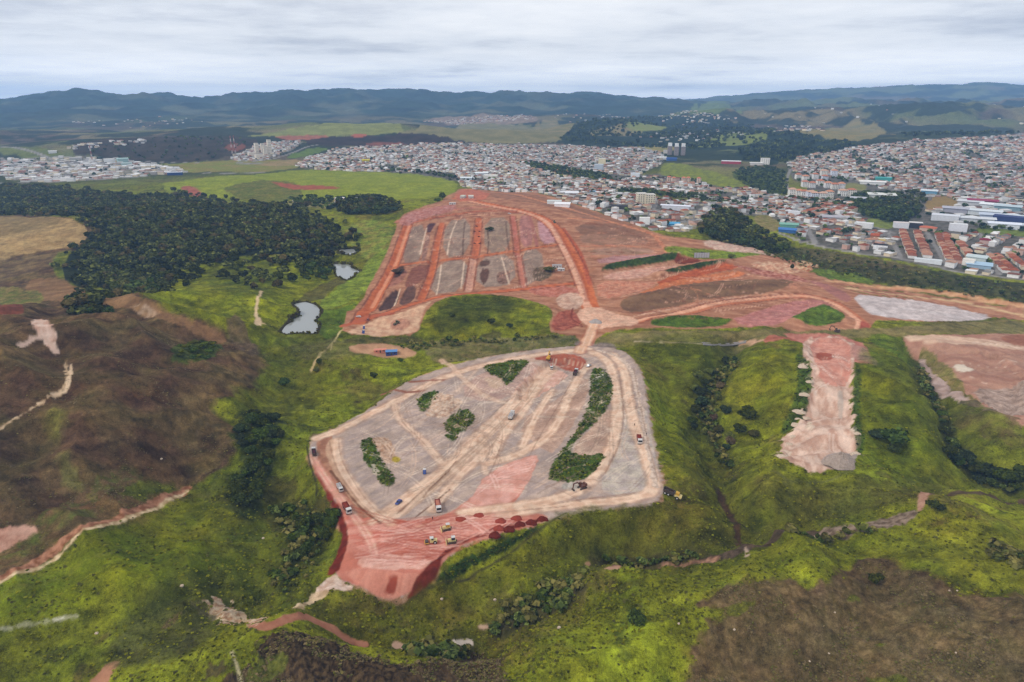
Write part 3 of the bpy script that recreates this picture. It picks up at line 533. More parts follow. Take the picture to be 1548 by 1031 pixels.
P(NB, '5c4834', '45351f', 9, c=4, v=.8, e=5, es=7, rl=.45, f=1.6); P(NB, '756044', '453424', 2.5, c=4, v=.8, e=5, es=7, f=1.5, rl=.45, alpha=.5)
P(NB, '62602a', '7a6a3c', 5, c=4, v=.9, e=-6, f=5, alpha=.22)
for s in ("1275,905 1290,900 1300,907 1285,912", "1255,900 1275,897 1280,903", "1095,918 1140,908 1140,914 1100,935", "1320,975 1340,972 1335,980", "1318,1025 1370,1020 1370,1040 1310,1040"): P(s, '66681f', '54581c', 4, c=0, v=1, e=1.5, alpha=.8)
# dark rocky edge under the camera
P("385,968 470,962 500,970 530,985 560,992 600,1005 655,1003 700,990 735,985 758,1000 775,1060 300,1060 340,1020 400,1000", '2a211a', '54442e', 1.6, c=4, v=.5, e=3, es=3, rl=1.3)
P("640,1010 700,995 740,990 760,1010 770,1060 560,1060", '5d4a32', '3a2e22', 1.6, c=4, v=.5, e=3, es=3, rl=1.1, alpha=.8)
P("310,1010 345,998 350,1015 320,1035", '3a3026', '54442e', 1.5, c=4, v=.7, e=4, es=3, f=1, rl=1, alpha=.8); S("350,985 358,1005 366,1040", 1.1, 'a59a78', e=.3, v=.3)
P("410,985 440,995 430,1020 380,1040 370,1020", '5a6022', None, 4, v=1, e=2, alpha=.7)
# tyre marks and blade scrapes on the bare ground
def marks(s, n, L, cols, rs, head=None, spread=3.14, alpha=.45, wd=.5):
    w = wpoly(s); lo = w.min(0); hi = w.max(0); r = np.random.default_rng(rs); k = 0
    while k < n:
        p = lo+(hi-lo)*r.random(2)
        if not inside_(w, p[None])[0]: continue
        k += 1; h = (head if head is not None else 0)+r.normal()*spread; q = [p]; cv = r.normal()*.012; l = L*r.uniform(.5, 1.5)
        for _ in range(8): h += cv*l/8; q.append(q[-1]+np.array([math.cos(h), math.sin(h)])*l/8)
        q = np.array(q); q = q[inside_(w, q)]
        if len(q) < 3: continue
        d = q[-1]-q[0]; d = d/np.linalg.norm(d); col = cols[int(r.integers(len(cols)))]; ww = wd*r.uniform(.6, 1.6)
        for o in ((-.95, .95) if r.random() < .7 else (0,)):
            qq = q+np.array([-d[1], d[0]])*o; i = bbox(qq, 3); ri = R[i]; sd = ww/2-seg_dist((X[i], Y[i]), qq, False)+fbm(X[i]/3, Y[i]/3, 2)*.3; m = sst(-.35, .35, sd); j = m > .02
            paint(i[j], m[j], col, None, 5, None, 1, alpha*r.uniform(.5, 1.2), None, None, None)
def inside_(w, p):
    ins = np.zeros(len(p), bool); x, y = p[:,0], p[:,1]
    for i in range(len(w)):
        ax, ay = w[i]; bx, by = w[(i+1) % len(w)]
        if ay != by: ins ^= ((ay <= y) != (by <= y))&(x < (y-ay)/(by-ay)*(bx-ax)+ax)
    return ins
APR = "478,690 500,740 545,782 600,790 690,775 800,785 815,792 745,806 695,822 655,850 600,862 545,850 525,838 535,800 510,755"
marks(APR, 120, 38, ['e6bcae','d9a090','9a4a3a','a85848'], 1, .15, .35, .5, .7)
marks("510,665 570,625 690,560 870,535 930,545 975,620 990,740 900,762 760,772 600,780 520,700", 230, 46, ['dcc6b2','e6d0ba','7c6a60','d0b098','8e7464'], 2, .8, .7, .5, .5)
marks("800,690 815,690 785,750 700,772 735,715", 20, 22, ['eac4b6','c08474'], 3, .8, .6, .5, .6)
marks("600,340 690,310 760,318 850,370 880,430 780,438 650,450 545,485", 120, 45, ['d8b49e','c48e74','7e5444','6e4a3e'], 4, 1.3, .9, .45, .8)
marks("870,330 1000,365 1110,395 1260,430 1280,455 1120,490 950,485 900,440", 110, 60, ['dcae94','c98a6c','7e4434','94604c'], 5, .1, .35, .45, .9)
marks("1225,540 1285,520 1290,650 1280,690 1200,695 1225,610", 50, 26, ['e6d2c2','b0988a','ccae9c'], 6, 1.45, .35, .45, .6)
marks("1400,515 1548,510 1548,570 1470,575", 30, 50, ['e0c8b4','a8846e','8a6654'], 7, -.1, .4, .45, .8); marks("1300,450 1420,462 1490,478 1400,482", 16, 50, ['ddd2cc','a89a94'], 8, -.2, .4, .4, .8)
for q_ in ("600,778 650,735 700,694 745,650 790,606 812,575", "607,782 660,738 712,694 756,652 800,608 822,578", "618,770 668,726 716,684 760,640"): S(q_, .7, '6e4e3c', e=.35, c=None, alpha=.75); S(q_.replace(',7', ',7').replace('600,778', '603,781'), 1.1, 'e2c4aa', e=.4, c=None, alpha=.35)
for q_ in ("498,668 505,700 520,728 548,765 578,788", "512,664 514,690 530,722 560,765 588,786", "600,614 608,640 640,668 656,690", "758,672 748,700 738,720", "800,690 818,655 840,620 862,580", "935,560 944,620 938,670 915,715", "958,556 968,610 978,665 995,728", "820,765 900,752 960,745", "690,782 780,772 860,765"): S(q_, .6, '7a5a48', e=.35, c=None, alpha=.55)
# damp hollows carry darker growth; every surface is blotched by wear, litter and growth
near = 1-sst(900, 1700, R)
for pl, depth, w in CARVE[:4]:
    i = bbox(pl, w*3.5); d = seg_dist((X[i], Y[i]), pl, False)+fbm(X[i]/12, Y[i]/12, 3)*w*.8; m = (1-sst(w*.4, w*2.0, d))*.5*(veg[i] > .6)*(cls[i] == 0)
    colr[i] = colr[i]*(1-m[:,None])+mixn(i, '2f3512', '4a4a1c', 9)*m[:,None]
b1 = fbm(X/9+31, Y/9, 4, .6); b2 = fbm(X/2.4, Y/2.4+7, 3, .6); b3 = fbm(X/34-3, Y/34, 4, .55)
m = 1+near*(.10+.46*veg)*(.70*b1+.36*b2)+near*(.05+.30*veg)*b3
colr *= np.clip(m, .3, 1.5)[:,None]
hue = near*veg*(.5*fbm(X/18+3, Y/18-5, 3)+.5*fbm(X/75, Y/75+9, 3)); colr[:,0] *= 1+.20*hue+.02*veg*near; colr[:,2] *= 1-.1*hue
sl_ = (veg < .35)&(R < 1500)&(cls < 3); lum = colr[sl_].mean(1)[:,None]; lf = fbm(X[sl_]/22, Y[sl_]/22+4, 4, .6)[:,None]; colr[sl_] = (lum+(colr[sl_]-lum)*1.06)*(1+.16*lf)
# ------------------------------------------------------------------ surface relief and cleared mounds
near = 1-sst(700, 1300, R)
rough = fbm(X/2.6, Y/2.6, 3)+.8*np.abs(fbm(X/7+4, Y/7, 3))
GZ += (rough*rel*near).reshape(NR, NA)
def bank(s, h, w, n=2):
    q = wpoly(s, False, n); i = bbox(q, w*3); z = GZ.ravel(); d = seg_dist((X[i], Y[i]), q, False)+fbm(X[i]/6, Y[i]/6, 2)*w*.25; z[i] += h*np.exp(-(np.maximum(d, 0)/w)**2)
def dig(s, h, w):
    q = wpoly(s); i = bbox(q, w*2); z = GZ.ravel(); sd = seg_dist((X[i], Y[i]), q, True)+fbm(X[i]/5, Y[i]/5, 3)*w*.5; z[i] -= h*sst(-w*.3, w*.7, sd)
bank("905,408 960,398 1020,387 1035,385", 4.5, 9); bank("998,417 1050,405 1100,398", 4.5, 9); bank("1000,432 1060,418 1120,408", 3, 12); bank("960,456 1040,438 1120,432 1190,432", 4, 16)
bank("985,486 1050,480 1105,487", 3, 7); bank("1205,488 1240,464 1275,486", 4, 9); bank("640,470 690,450 770,452 830,474", 3, 12); bank("735,500 700,512", -2, 6)
dig("775,602 802,566 822,546 850,541 884,547 880,556 850,575 800,606", 3.4, 4); dig("1216,515 1288,512 1290,585 1286,645 1298,668 1290,695 1240,708 1184,690 1184,668 1210,642 1228,600", 2.6, 5); dig("1390,530 1548,545 1548,640 1500,615 1420,585", 4, 9)
dig("565,471 588,443 605,437 598,464", 1.6, 3); dig("600,463 612,437 630,431 626,455", 1.2, 3); bank("520,650 560,628 600,606", .8, 2.5); bank("592,778 640,742 690,702 730,657", .9, 2); bank("905,535 945,560 960,620 985,715", .7, 2); bank("880,742 905,718 926,672", .8, 2)
for q_ in ("618,340 603,384 580,428 558,468", "668,340 655,402 640,450", "726,334 720,386 710,436", "776,330 784,384 792,432"): bank(q_, -2.0, 5)
# ponds: flat bottoms below the water level
POND = ["443,458 452,457 461,456 470,460 481,464 486,472 480,479 473,485 478,490 483,496 480,503 478,510 466,511 455,510 437,506 421,502 430,494 440,486 441,482 438,478 448,476 454,470 448,464",
        "502,401 506,397 518,398 531,397 530,403 537,406 546,409 541,411 536,413 534,421 529,422 523,425 516,422 509,421 508,412 507,407",
        "511,386 513,380 515,376 524,375 533,374 539,375 544,378 538,382 531,388 521,387"]
WATER = []
for s in POND:
    w = wpoly(s, True, 2); lv = float(np.median(ground(w[:,0], w[:,1])))
    i = bbox(w, 30); sd = seg_dist((X[i], Y[i]), w, True)
    z = GZ.ravel(); bank = lv+np.clip(-sd, 0, 30)*.12+.3
    zz = np.where(sd > 0, np.minimum(z[i], lv-.6), lerp(np.maximum(z[i], lv+.25), z[i], sst(0, 22, -sd)))
    z[i] = zz; GZ = z.reshape(NR, NA); WATER.append((w, lv))
    k = (sd < .6)&(sd > -2.6); colr[i[k]] = lin('3a3220'); k = sd >= .6; colr[i[k]] = lin('3c3a2c')
# ------------------------------------------------------------------ materials
def mat(name, rgb=None, rough=.8, spec=.2, metal=0.0):
    m = D.materials.new(name); m.use_nodes = True; b = m.node_tree.nodes['Principled BSDF']
    if rgb is not None: b.inputs['Base Color'].default_value = (*(lin(rgb) if isinstance(rgb, str) else rgb), 1)
    b.inputs['Roughness'].default_value = rough; b.inputs['Specular IOR Level'].default_value = spec; b.inputs['Metallic'].default_value = metal
    return m
def nd(m, t, **kw):
    n = m.node_tree.nodes.new(t)
    for k, v in kw.items(): setattr(n, k, v)
    return n
def ln(m, a, b): m.node_tree.links.new(a, b)
def noise(m, co, sc, det=3, rough=.6):
    n = nd(m, 'ShaderNodeTexNoise'); n.inputs['Scale'].default_value = sc; n.inputs['Detail'].default_value = det; n.inputs['Roughness'].default_value = rough
    ln(m, co, n.inputs['Vector']); return n.outputs['Fac']
def mathn(m, op, a, b, clamp=False):
    n = nd(m, 'ShaderNodeMath', operation=op, use_clamp=clamp)
    for k, v in ((0, a), (1, b)):
        if isinstance(v, (int, float)): n.inputs[k].default_value = v
        else: ln(m, v, n.inputs[k])
    return n.outputs[0]
MG = mat('ground_cover', rough=.95, spec=.05)
b = MG.node_tree.nodes['Principled BSDF']
at_ = nd(MG, 'ShaderNodeAttribute', attribute_name='col'); geo = nd(MG, 'ShaderNodeNewGeometry')
n1 = noise(MG, geo.outputs['Position'], .9, 4, .75); n2 = noise(MG, geo.outputs['Position'], .16, 4, .6); n3 = noise(MG, geo.outputs['Position'], .03, 3)
def band(x, k): return mathn(MG, 'MULTIPLY', mathn(MG, 'SUBTRACT', x, .5), k)
n0 = noise(MG, geo.outputs['Position'], 2.6, 3, .7)
mix = mathn(MG, 'ADD', mathn(MG, 'ADD', band(n1, 2.2), band(n0, 2.3)), mathn(MG, 'ADD', band(n2, 2.4), band(n3, .8)))
vg = mathn(MG, 'ADD', mathn(MG, 'MULTIPLY', at_.outputs['Alpha'], .75), .18)
fac = mathn(MG, 'MAXIMUM', mathn(MG, 'ADD', mathn(MG, 'MULTIPLY', mix, vg), 1.0), .18)
vm = nd(MG, 'ShaderNodeVectorMath', operation='SCALE'); ln(MG, at_.outputs['Color'], vm.inputs[0]); ln(MG, fac, vm.inputs['Scale'])
ln(MG, vm.outputs[0], b.inputs['Base Color'])
bp = nd(MG, 'ShaderNodeBump'); bp.inputs['Distance'].default_value = 1.0
ln(MG, mathn(MG, 'ADD', n1, n2), bp.inputs['Height']); ln(MG, mathn(MG, 'MULTIPLY', vg, .6), bp.inputs['Strength']); ln(MG, bp.outputs[0], b.inputs['Normal'])
# ------------------------------------------------------------------ terrain objects, one per kind of ground
def mesh_np(name, V, quads=None, tris=None, mats=(), smooth=False, attr=None):
    me = D.meshes.new(name); nq = 0 if quads is None else len(quads); nt = 0 if tris is None else len(tris)
    me.vertices.add(len(V)); me.vertices.foreach_set('co', np.asarray(V, np.float32).ravel())
    me.loops.add(nq*4+nt*3); me.polygons.add(nq+nt)
    li = np.concatenate([np.asarray(q, np.int32).ravel() for q in (quads, tris) if q is not None and len(q)])
    me.loops.foreach_set('vertex_index', li)
    ls = np.concatenate([np.arange(nq)*4, nq*4+np.arange(nt)*3]).astype(np.int32); me.polygons.foreach_set('loop_start', ls)
    me.polygons.foreach_set('use_smooth', np.full(nq+nt, smooth))
    for m in mats: me.materials.append(m)
    if attr is not None:
        a = me.color_attributes.new('col', 'FLOAT_COLOR', 'POINT'); a.data.foreach_set('color', np.asarray(attr, np.float32).ravel())
    me.update(calc_edges=True); return me
def link(name, me, parent=None, loc=None):
    o = D.objects.new(name, me); COL.objects.link(o)
    if parent: o.parent = parent
    if loc is not None: o.location = loc
    return o
def tag(o, label=None, cat=None, group=None, kind=None):
    for k, v in (('label', label), ('category', cat), ('group', group), ('kind', kind)):
        if v: o[k] = v
    return o
KALB = 1.0
VV = np.stack([X, Y, GZ.ravel()], 1)
idx = np.arange(NR*NA).reshape(NR, NA)
Q = np.stack([idx[:-1,:-1], idx[:-1,1:], idx[1:,1:], idx[1:,:-1]], -1).reshape(-1, 4)
qc = cls[Q[:,0]]
att = np.concatenate([np.clip(colr*KALB, .004, .85), veg[:,None]], 1)
for c, nm in enumerate(CLS):
    q = Q[qc == c]
    if not len(q): continue
    u, inv = np.unique(q, return_inverse=True); me = mesh_np(nm, VV[u], inv.reshape(-1, 4), None, [MG], True, att[u])
    tag(link(nm, me), kind='structure')
MW = mat('pond_water', 'a0a29c', .06, .6)
wb = MW.node_tree.nodes['Principled BSDF']; wb.inputs['Base Color'].default_value = (.30,.31,.29,1)
for w, lv in WATER:
    me = D.meshes.new('water'); me.from_pydata([(x, y, lv) for x, y in w], [], [list(range(len(w)))[::-1]]); me.materials.append(MW)
    if me.polygons[0].normal.z < 0: me.flip_normals()
    tag(link('water', me), kind='structure')
# ------------------------------------------------------------------ vegetation
ML = mat('leaves', rough=.9, spec=.05); b = ML.node_tree.nodes['Principled BSDF']
at_ = nd(ML, 'ShaderNodeAttribute', attribute_name='col'); oi = nd(ML, 'ShaderNodeObjectInfo')
hs = nd(ML, 'ShaderNodeHueSaturation'); ln(ML, at_.outputs['Color'], hs.inputs['Color'])
ln(ML, mathn(ML, 'ADD', mathn(ML, 'MULTIPLY', oi.outputs['Random'], .06), .47), hs.inputs['Hue'])
ln(ML, mathn(ML, 'ADD', mathn(ML, 'MULTIPLY', oi.outputs['Random'], .7), .65), hs.inputs['Value']); ln(ML, hs.outputs[0], b.inputs['Base Color'])
MBARK = mat('bark', '4a3a2c', .95, .05)
LEAF = {'dark': ('273014','505a24'), 'mid': ('2e3812','525a1a'), 'olive': ('4a4e20','6a6830'), 'dry': ('5a4a34','7a6a4a'), 'wood': ('303a1a','747c3c'), 'blue': ('252d1c','434e30'), 'scrub': ('484f16','707418'), 'lime': ('666c1a','8a8c1a'), 'brush': ('4a4722','746838')}
def crown_np(n, size, kind, rs, lobes=6, flatn=.75, h=1.0):
    """leaf clumps through several lobes; unit width 1 (radius .5), base at z=0, height h"""
    r = np.random.default_rng(rs)
    la = r.random(lobes)*6.283; lr = np.where(np.arange(lobes) == 0, 0, .17+.12*r.random(lobes))
    lc = np.stack([lr*np.cos(la), lr*np.sin(la), h*(.38+.24*r.random(lobes))], 1); ls = .2+.12*r.random(lobes); ls[0] = .30
    k = r.integers(0, lobes, n); d = r.normal(size=(n, 3)); d /= np.linalg.norm(d, axis=1)[:,None]
    rad = ls[k]*(.45+.72*r.random(n)**.8)
    p = lc[k]+d*rad[:,None]*np.array([1,1,flatn*h]); p[:,2] = np.maximum(p[:,2], .04*h)
    return quads_at(p, d+np.array([0,0,.35])+r.normal(size=(n,3))*.45, size*(.6+.8*r.random(n)), kind, r)
def quads_at(p, nrm, s, kind, r, lobe_tint=None):
    n = len(p); nrm = nrm/np.linalg.norm(nrm, axis=1)[:,None]
    a = np.cross(nrm, r.normal(size=(n,3))); a /= np.linalg.norm(a, axis=1)[:,None]+1e-9; bb = np.cross(nrm, a)
    a = a*(s*.5)[:,None]; bb = bb*(s*.5)[:,None]*(.6+.6*r.random(n))[:,None]
    V = np.stack([p-a-bb, p+a-bb*.8, p+a*.9+bb, p-a*.8+bb*1.1], 1).reshape(-1, 3)
    cA, cB = lin(LEAF[kind][0]), lin(LEAF[kind][1]); t = r.random(n)**1.3
    c = cA+(cB-cA)*t[:,None]; c = np.concatenate([c, np.ones((n,1))], 1)
    return V, np.arange(4*n).reshape(n, 4), np.repeat(c, 4, 0)
def scatter_mesh(name, P3, W, H, tmpl, rs=3, tint=.5):
    """one mesh of many copies of small crown templates"""
    r = np.random.default_rng(rs); Vs, Qs, As = [], [], []; off = 0
    ti = r.integers(0, len(tmpl), len(P3))
    for t, (v, q, a) in enumerate(tmpl):
        k = np.nonzero(ti == t)[0]
        if not len(k): continue
        th = r.random(len(k))*6.283; c, s = np.cos(th), np.sin(th)
        x = v[:,0][None]*c[:,None]-v[:,1][None]*s[:,None]; y = v[:,0][None]*s[:,None]+v[:,1][None]*c[:,None]
        w = W[k][:,None]; V = np.stack([x*w, y*w, v[:,2][None]*H[k][:,None]+0*x], -1)+P3[k][:,None,:]
        A = a[None]*np.ones((len(k),1,1)); A[...,:3] *= (1-tint/2+tint*r.random(len(k)))[:,None,None]
        Qs.append((q[None]+(np.arange(len(k))*len(v))[:,None,None]+off).reshape(-1, 4)); Vs.append(V.reshape(-1,3)); As.append(A.reshape(-1,4)); off += len(k)*len(v)
    return mesh_np(name, np.concatenate(Vs), np.concatenate(Qs), None, [ML], False, np.concatenate(As))
def inside(w, x, y):
    ins = np.zeros(len(x), bool)
    for i in range(len(w)):
        ax, ay = w[i]; bx, by = w[(i+1) % len(w)]
        if ay != by: ins ^= ((ay <= y) != (by <= y))&(x < (y-ay)/(by-ay)*(bx-ax)+ax)
    return ins
def fill(s, gap, rs=1, jit=.45, n=1):
    w = wpoly(s, True, n); lo = w.min(0); hi = w.max(0); r = np.random.default_rng(rs)
    gx, gy = np.meshgrid(np.arange(lo[0], hi[0], gap), np.arange(lo[1], hi[1], gap)); x = gx.ravel()+(r.random(gx.size)-.5)*2*jit*gap; y = gy.ravel()+(r.random(gx.size)-.5)*2*jit*gap
    k = inside(w, x, y); x, y = x[k], y[k]; return np.stack([x, y, ground(x, y)], 1)
def trunk_mesh(name, rs, limbs=4):
    r = random.Random(rs); V, Fc = [], []
    def tube(a, bq, ra, rb, n=6):
        a, bq = Vector(a), Vector(bq); d = (bq-a).normalized(); u = d.orthogonal().normalized(); w = d.cross(u); o = len(V)
        for p, rr in ((a, ra), (bq, rb)):
            for i in range(n): t = 6.2832*i/n; V.append(p+u*math.cos(t)*rr+w*math.sin(t)*rr)
        for i in range(n): Fc.append((o+i, o+(i+1) % n, o+n+(i+1) % n, o+n+i))
    tube((0,0,-.06), (.02,.01,.3), .045, .03)
    for i in range(limbs):
        t = 6.2832*i/limbs+r.random(); tube((.02,.01,.22+.05*r.random()), (.22*math.cos(t), .22*math.sin(t), .5+.12*r.random()), .022, .008, 5)
    me = D.meshes.new(name); me.from_pydata([tuple(v) for v in V], [], Fc); me.materials.append(MBARK); return me
TRUNKS = [trunk_mesh('trunk', i) for i in range(4)]
CR = {}
for kind in LEAF:
    CR[kind, 'near'] = [mesh_np('crown', *(lambda t: (t[0], t[1]))(T), None, [ML], False, T[2]) for T in [crown_np(900, .115, kind, 10+i, 8) for i in range(3)]] if kind in ('dark','mid','olive','dry','blue') else []
    CR[kind, 'far'] = [mesh_np('crown', T[0], T[1], None, [ML], False, T[2]) for T in [crown_np(260, .2, kind, 30+i, 6) for i in range(4)]]
NTREE = 0; REST = []
def tree(p, w, h, kind, label, group=None, name='tree', lod='near', rnd=random.Random(5)):
    global NTREE; NTREE += 1
    o = D.objects.new(name, None); COL.objects.link(o); o.location = p; o.rotation_euler = (0, 0, rnd.random()*6.28); o.empty_display_size = 1
    tag(o, label, 'bush' if 'bush' in name else 'tree', group)
    c = link('crown', rnd.choice(CR[kind, lod] or CR[kind, 'far']), o); c.scale = (w*(.9+.2*rnd.random()), w*(.9+.2*rnd.random()), h)
    t = link('trunk', rnd.choice(TRUNKS), o); t.scale = (w*.8, w*.8, h)
    return o
def px_tree(px, py, w, h, kind, label, group=None, name='tree', lod='near'):
    p = at(px, py)[0]; return tree(p, w, h, kind, label, group, name, lod)
# -- single trees one can point to
px_tree(963,943,6.5,6,'dark','lone round dark tree on the open grass below the stream bed')
px_tree(1322,880,5.2,4.6,'mid','round green bush standing on the near burnt brown hill', name='bush')
px_tree(1236,816,2.6,3.6,'mid','slim small tree on the bank of the stony stream bed')
px_tree(1128,632,12,9,'mid','broad green tree with the widest crown beside the wooded gully')
px_tree(1096,626,7.2,7,'blue','dark rounded tree just left of the broadest crown by the gully')
px_tree(1117,655,8.4,7,'dark','dark tree below the two round trees on the gully edge')
px_tree(1346,672,15,11,'dark','large spreading dark tree on the grass right of the pale cutting')
px_tree(1326,664,8,6,'blue','smaller dark tree touching the left of the spreading tree by the cutting')
px_tree(1352,684,7,5,'dark','low dark tree in front of the spreading tree by the cutting')
px_tree(1197,408,4.5,8,'dark','lone dark tree on the red slope at the end of the upper terraces')
px_tree(740,349,11,5.5,'mid','dark green bush left standing among the upper building plots', name='bush')
px_tree(669,302,13,14,'dark','tall dark tree at the left corner of the site top', lod='near')
px_tree(661,306,10,8,'mid','lower tree beside the tall dark tree at the site corner')
px_tree(431,584,7,7,'dark','dark tree alone on the green valley floor left of the terrace')
px_tree(566,572,6,6,'mid','dark bushy tree on the grass behind the terrace edge')
px_tree(606,547,4.5,3.5,'mid','small dark bush on the edge of the yard with the blue roof', name='bush')
px_tree(482,552,4,6,'mid','slim tree beside the footpath below the largest pond')
px_tree(478,563,4.2,5,'olive','olive tree below the slim tree on the pond footpath')
px_tree(742,490,7,6,'dark','dark tree on the grass mound inside the site bend'); px_tree(771,496,6,5,'blue','round grey green bush on the grass mound inside the site bend', name='bush')
px_tree(1062,388,8,7,'dark','dark bush beside the grey panel fence on the upper site', name='bush'); px_tree(1105,390,9,5,'olive','olive bush right of the grey panel fence', name='bush')
px_tree(683,478,6,3.5,'mid','low bush on the upper left of the grass mound', name='bush'); px_tree(830,402+8,14,5,'olive','olive scrub mound beside the white site cabins', name='bush')
px_tree(600,413,14,5,'dry','brown scrub heap on the left side of the plots', name='bush')
# -- trees in the gullies and hollows
def grove(lst, kinds, label, group, lod='near', rs=1, name='tree'):
    r = random.Random(rs)
    for px, py, w in lst: px_tree(px, py, w, w*(.7+.3*r.random()), r.choice(kinds), label, group, name, lod)
grove([(1097,549,8),(1071,565,6),(1055,572,7),(1065,582,6),(1059,597,9),(1048,590,6),(1059,614,9),(1052,624,7),(1046,640,6),(1050,647,5),(1082,568,5),(1090,587,7),(1103,662,6),(1084,655,7),(1078,636,6),(1139,661,6.5),(1104,672,6),(1060,632,6),(1070,600,5),(1110,545,4),(1075,660,5),(1098,680,5),(1090,700,4)],
      ['blue','dark','mid','olive','dry'], 'bushy tree rooted in the gully between the terrace and the pale cutting', 'trees in the gully beside the lower terrace')
grove([(1432,690,8),(1440,697,8),(1449,704,7),(1462,700,9),(1470,714,8),(1484,718,9),(1496,722,10),(1508,724,9),(1520,728,9),(1534,730,9),(1546,726,10),(1500,735,6),(1480,732,6),(1412,606,4),(1406,590,4),(1420,630,5),(1428,655,6),(1442,676,6),(1398,572,4),(1415,618,3.5),(1532,740,6),(1408,768,5),(1420,772,4)],
      ['dark','blue','mid'], 'dark bushy tree in the ravine below the quarry', 'trees in the ravine below the quarry', rs=2)
def scatter_trees(s, gap, wr, kinds, label, group, lod='near', rs=1, name='tree', hr=(.75,1.05), maxn=999):
    p = fill(s, gap, rs); r = random.Random(rs); p = p[np.argsort(np.hypot(p[:,0], p[:,1]))]; REST.extend(p[maxn:])
    for q in p[:maxn]:
        w = r.uniform(*wr); tree(q, w, w*r.uniform(*hr), r.choice(kinds), label, group, name, lod)
scatter_trees("352,648 400,632 430,645 418,690 400,735 398,765 368,782 342,760 358,730 372,700 362,680", 6.6, (5,9), ['dark','blue','mid','dark'], 'dark tree in the valley thicket left of the terrace', 'trees in the valley thicket left of the terrace', rs=4, maxn=36)
scatter_trees("456,792 505,768 512,800 482,824 462,850 446,845 450,815", 4.6, (3.5,6), ['mid','dark','dark'], 'dark bushy tree on the slope below the red left bank', 'trees below the red left bank of the terrace', rs=5, maxn=18)
scatter_trees("503,312 530,302 560,297 602,310 606,320 560,328 515,324", 9, (8,12), ['dark','blue'], 'dark tree in the grove left of the site top', 'trees in the grove left of the site top', 'far', rs=6, maxn=16)
scatter_trees("255,540 275,520 312,513 338,526 322,541 290,552", 7, (4,7), ['mid','scrub','dark'], 'green bush in the green hollow of the brown hill', 'bushes in the hollow of the brown hill', 'far', rs=7, name='bush', hr=(.5,.7))
scatter_trees("98,452 130,456 168,466 165,478 135,474 105,464", 6, (6,9), ['dark','mid'], 'dark tree in the row along the brown hill slope', 'row of trees on the brown hill slope', 'far', rs=8, maxn=9)
scatter_trees("430,388 470,372 500,382 508,418 470,428 440,404", 10, (6,10), ['dark','dark','mid'], 'dark tree beside the upper ponds', 'trees beside the upper ponds', 'far', rs=9, maxn=20)
scatter_trees("1056,345 1075,320 1108,317 1130,330 1142,347 1200,372 1180,384 1120,374 1060,358", 9.5, (9,13), ['dark','dark','blue'], 'dark tree in the wood between the site and the houses', 'trees in the wood between the site and the houses', 'far', rs=10, hr=(.85,1.15), maxn=45)
scatter_trees("1306,318 1348,291 1396,290 1402,308 1380,334 1332,336", 14, (12,17), ['dark','blue'], 'tall dark tree in the wooded hollow inside the town', 'trees in the wooded hollow inside the town', 'far', rs=11, hr=(.9,1.2), maxn=24)
# -- the wood on the left: nearest trees singly, the rest as one mass
FOR = "-60,287 60,281 130,291 200,299 270,293 330,307 420,311 470,327 520,344 529,372 480,387 440,389 400,385 360,388 320,398 262,410 216,446 180,446 110,428 99,402 120,370 150,345 112,326 -60,322"
fp = fill(FOR, 7.4, 21); fw_ = wpoly(FOR); ed = seg_dist((fp[:,0], fp[:,1]), fw_, True); fp = fp[ed+fbm(fp[:,0]/30, fp[:,1]/30, 3)*22 > 4]; r_ = np.hypot(fp[:,0], fp[:,1]); fp = fp[np.argsort(r_)]
extra = fill("290,398 360,388 430,392 470,405 440,430 390,440 330,420 250,425", 15, 22); extra = extra[RNG.random(len(extra)) < .6]; ex2 = fill("-60,280 60,275 140,284 210,292 280,286 340,300 430,304 490,322 545,340 560,378 520,400 440,410 400,420 320,425 262,440 216,462 160,455 90,436 80,400 110,372 130,345 112,330 -60,326", 9, 23); e2 = seg_dist((ex2[:,0], ex2[:,1]), fw_, True); ex2 = ex2[(e2 < 3)&(RNG.random(len(ex2)) < .55*np.exp(e2/16))&(fbm(ex2[:,0]/25, ex2[:,1]/25, 2) > -.15)]; extra = np.concatenate([extra, ex2])
NT_ = sum(1 for o in D.objects if o.type == 'EMPTY' and o.name.startswith('tree')); K = max(20, 294-NT_)
near_f = fp[:K]; rf = random.Random(3)
for q in near_f:
    w = rf.uniform(6.5, 10.5); tree(q, w, w*rf.uniform(.75, 1.0), rf.choice(['wood','wood','dark','brush']), 'dark tree at the near edge of the large wood on the left', 'trees at the near edge of the left wood', 'tree', 'far', rf)
rest = np.concatenate([fp[K:], extra, np.array(REST)]); wv = 4.5+8*RNG.random(len(rest))**1.2
T = [crown_np(150, .25, k, 50+i, 5) for i, k in enumerate(['wood','wood','mid','dark','wood','brush'])]
tag(link('wood', scatter_mesh('wood', rest, wv, wv*(.75+.3*RNG.random(len(rest))), T, 3, 1.15)), 'dense dark wood of crowded tree crowns on the left hill', 'wood', kind='stuff')
def stuff(name, label, cat, plist, wr, hr, kinds, n, size, rs, lobes=4, tint=.6):
    p = np.concatenate(plist); r = np.random.default_rng(rs); w = wr[0]+(wr[1]-wr[0])*r.random(len(p))**1.5
    T = [crown_np(n, size, k, rs*7+i, lobes) for i, k in enumerate(kinds)]
    return tag(link(name, scatter_mesh(name, p, w, w*(hr[0]+(hr[1]-hr[0])*r.random(len(p))), T, rs, tint)), label, cat, kind='stuff')
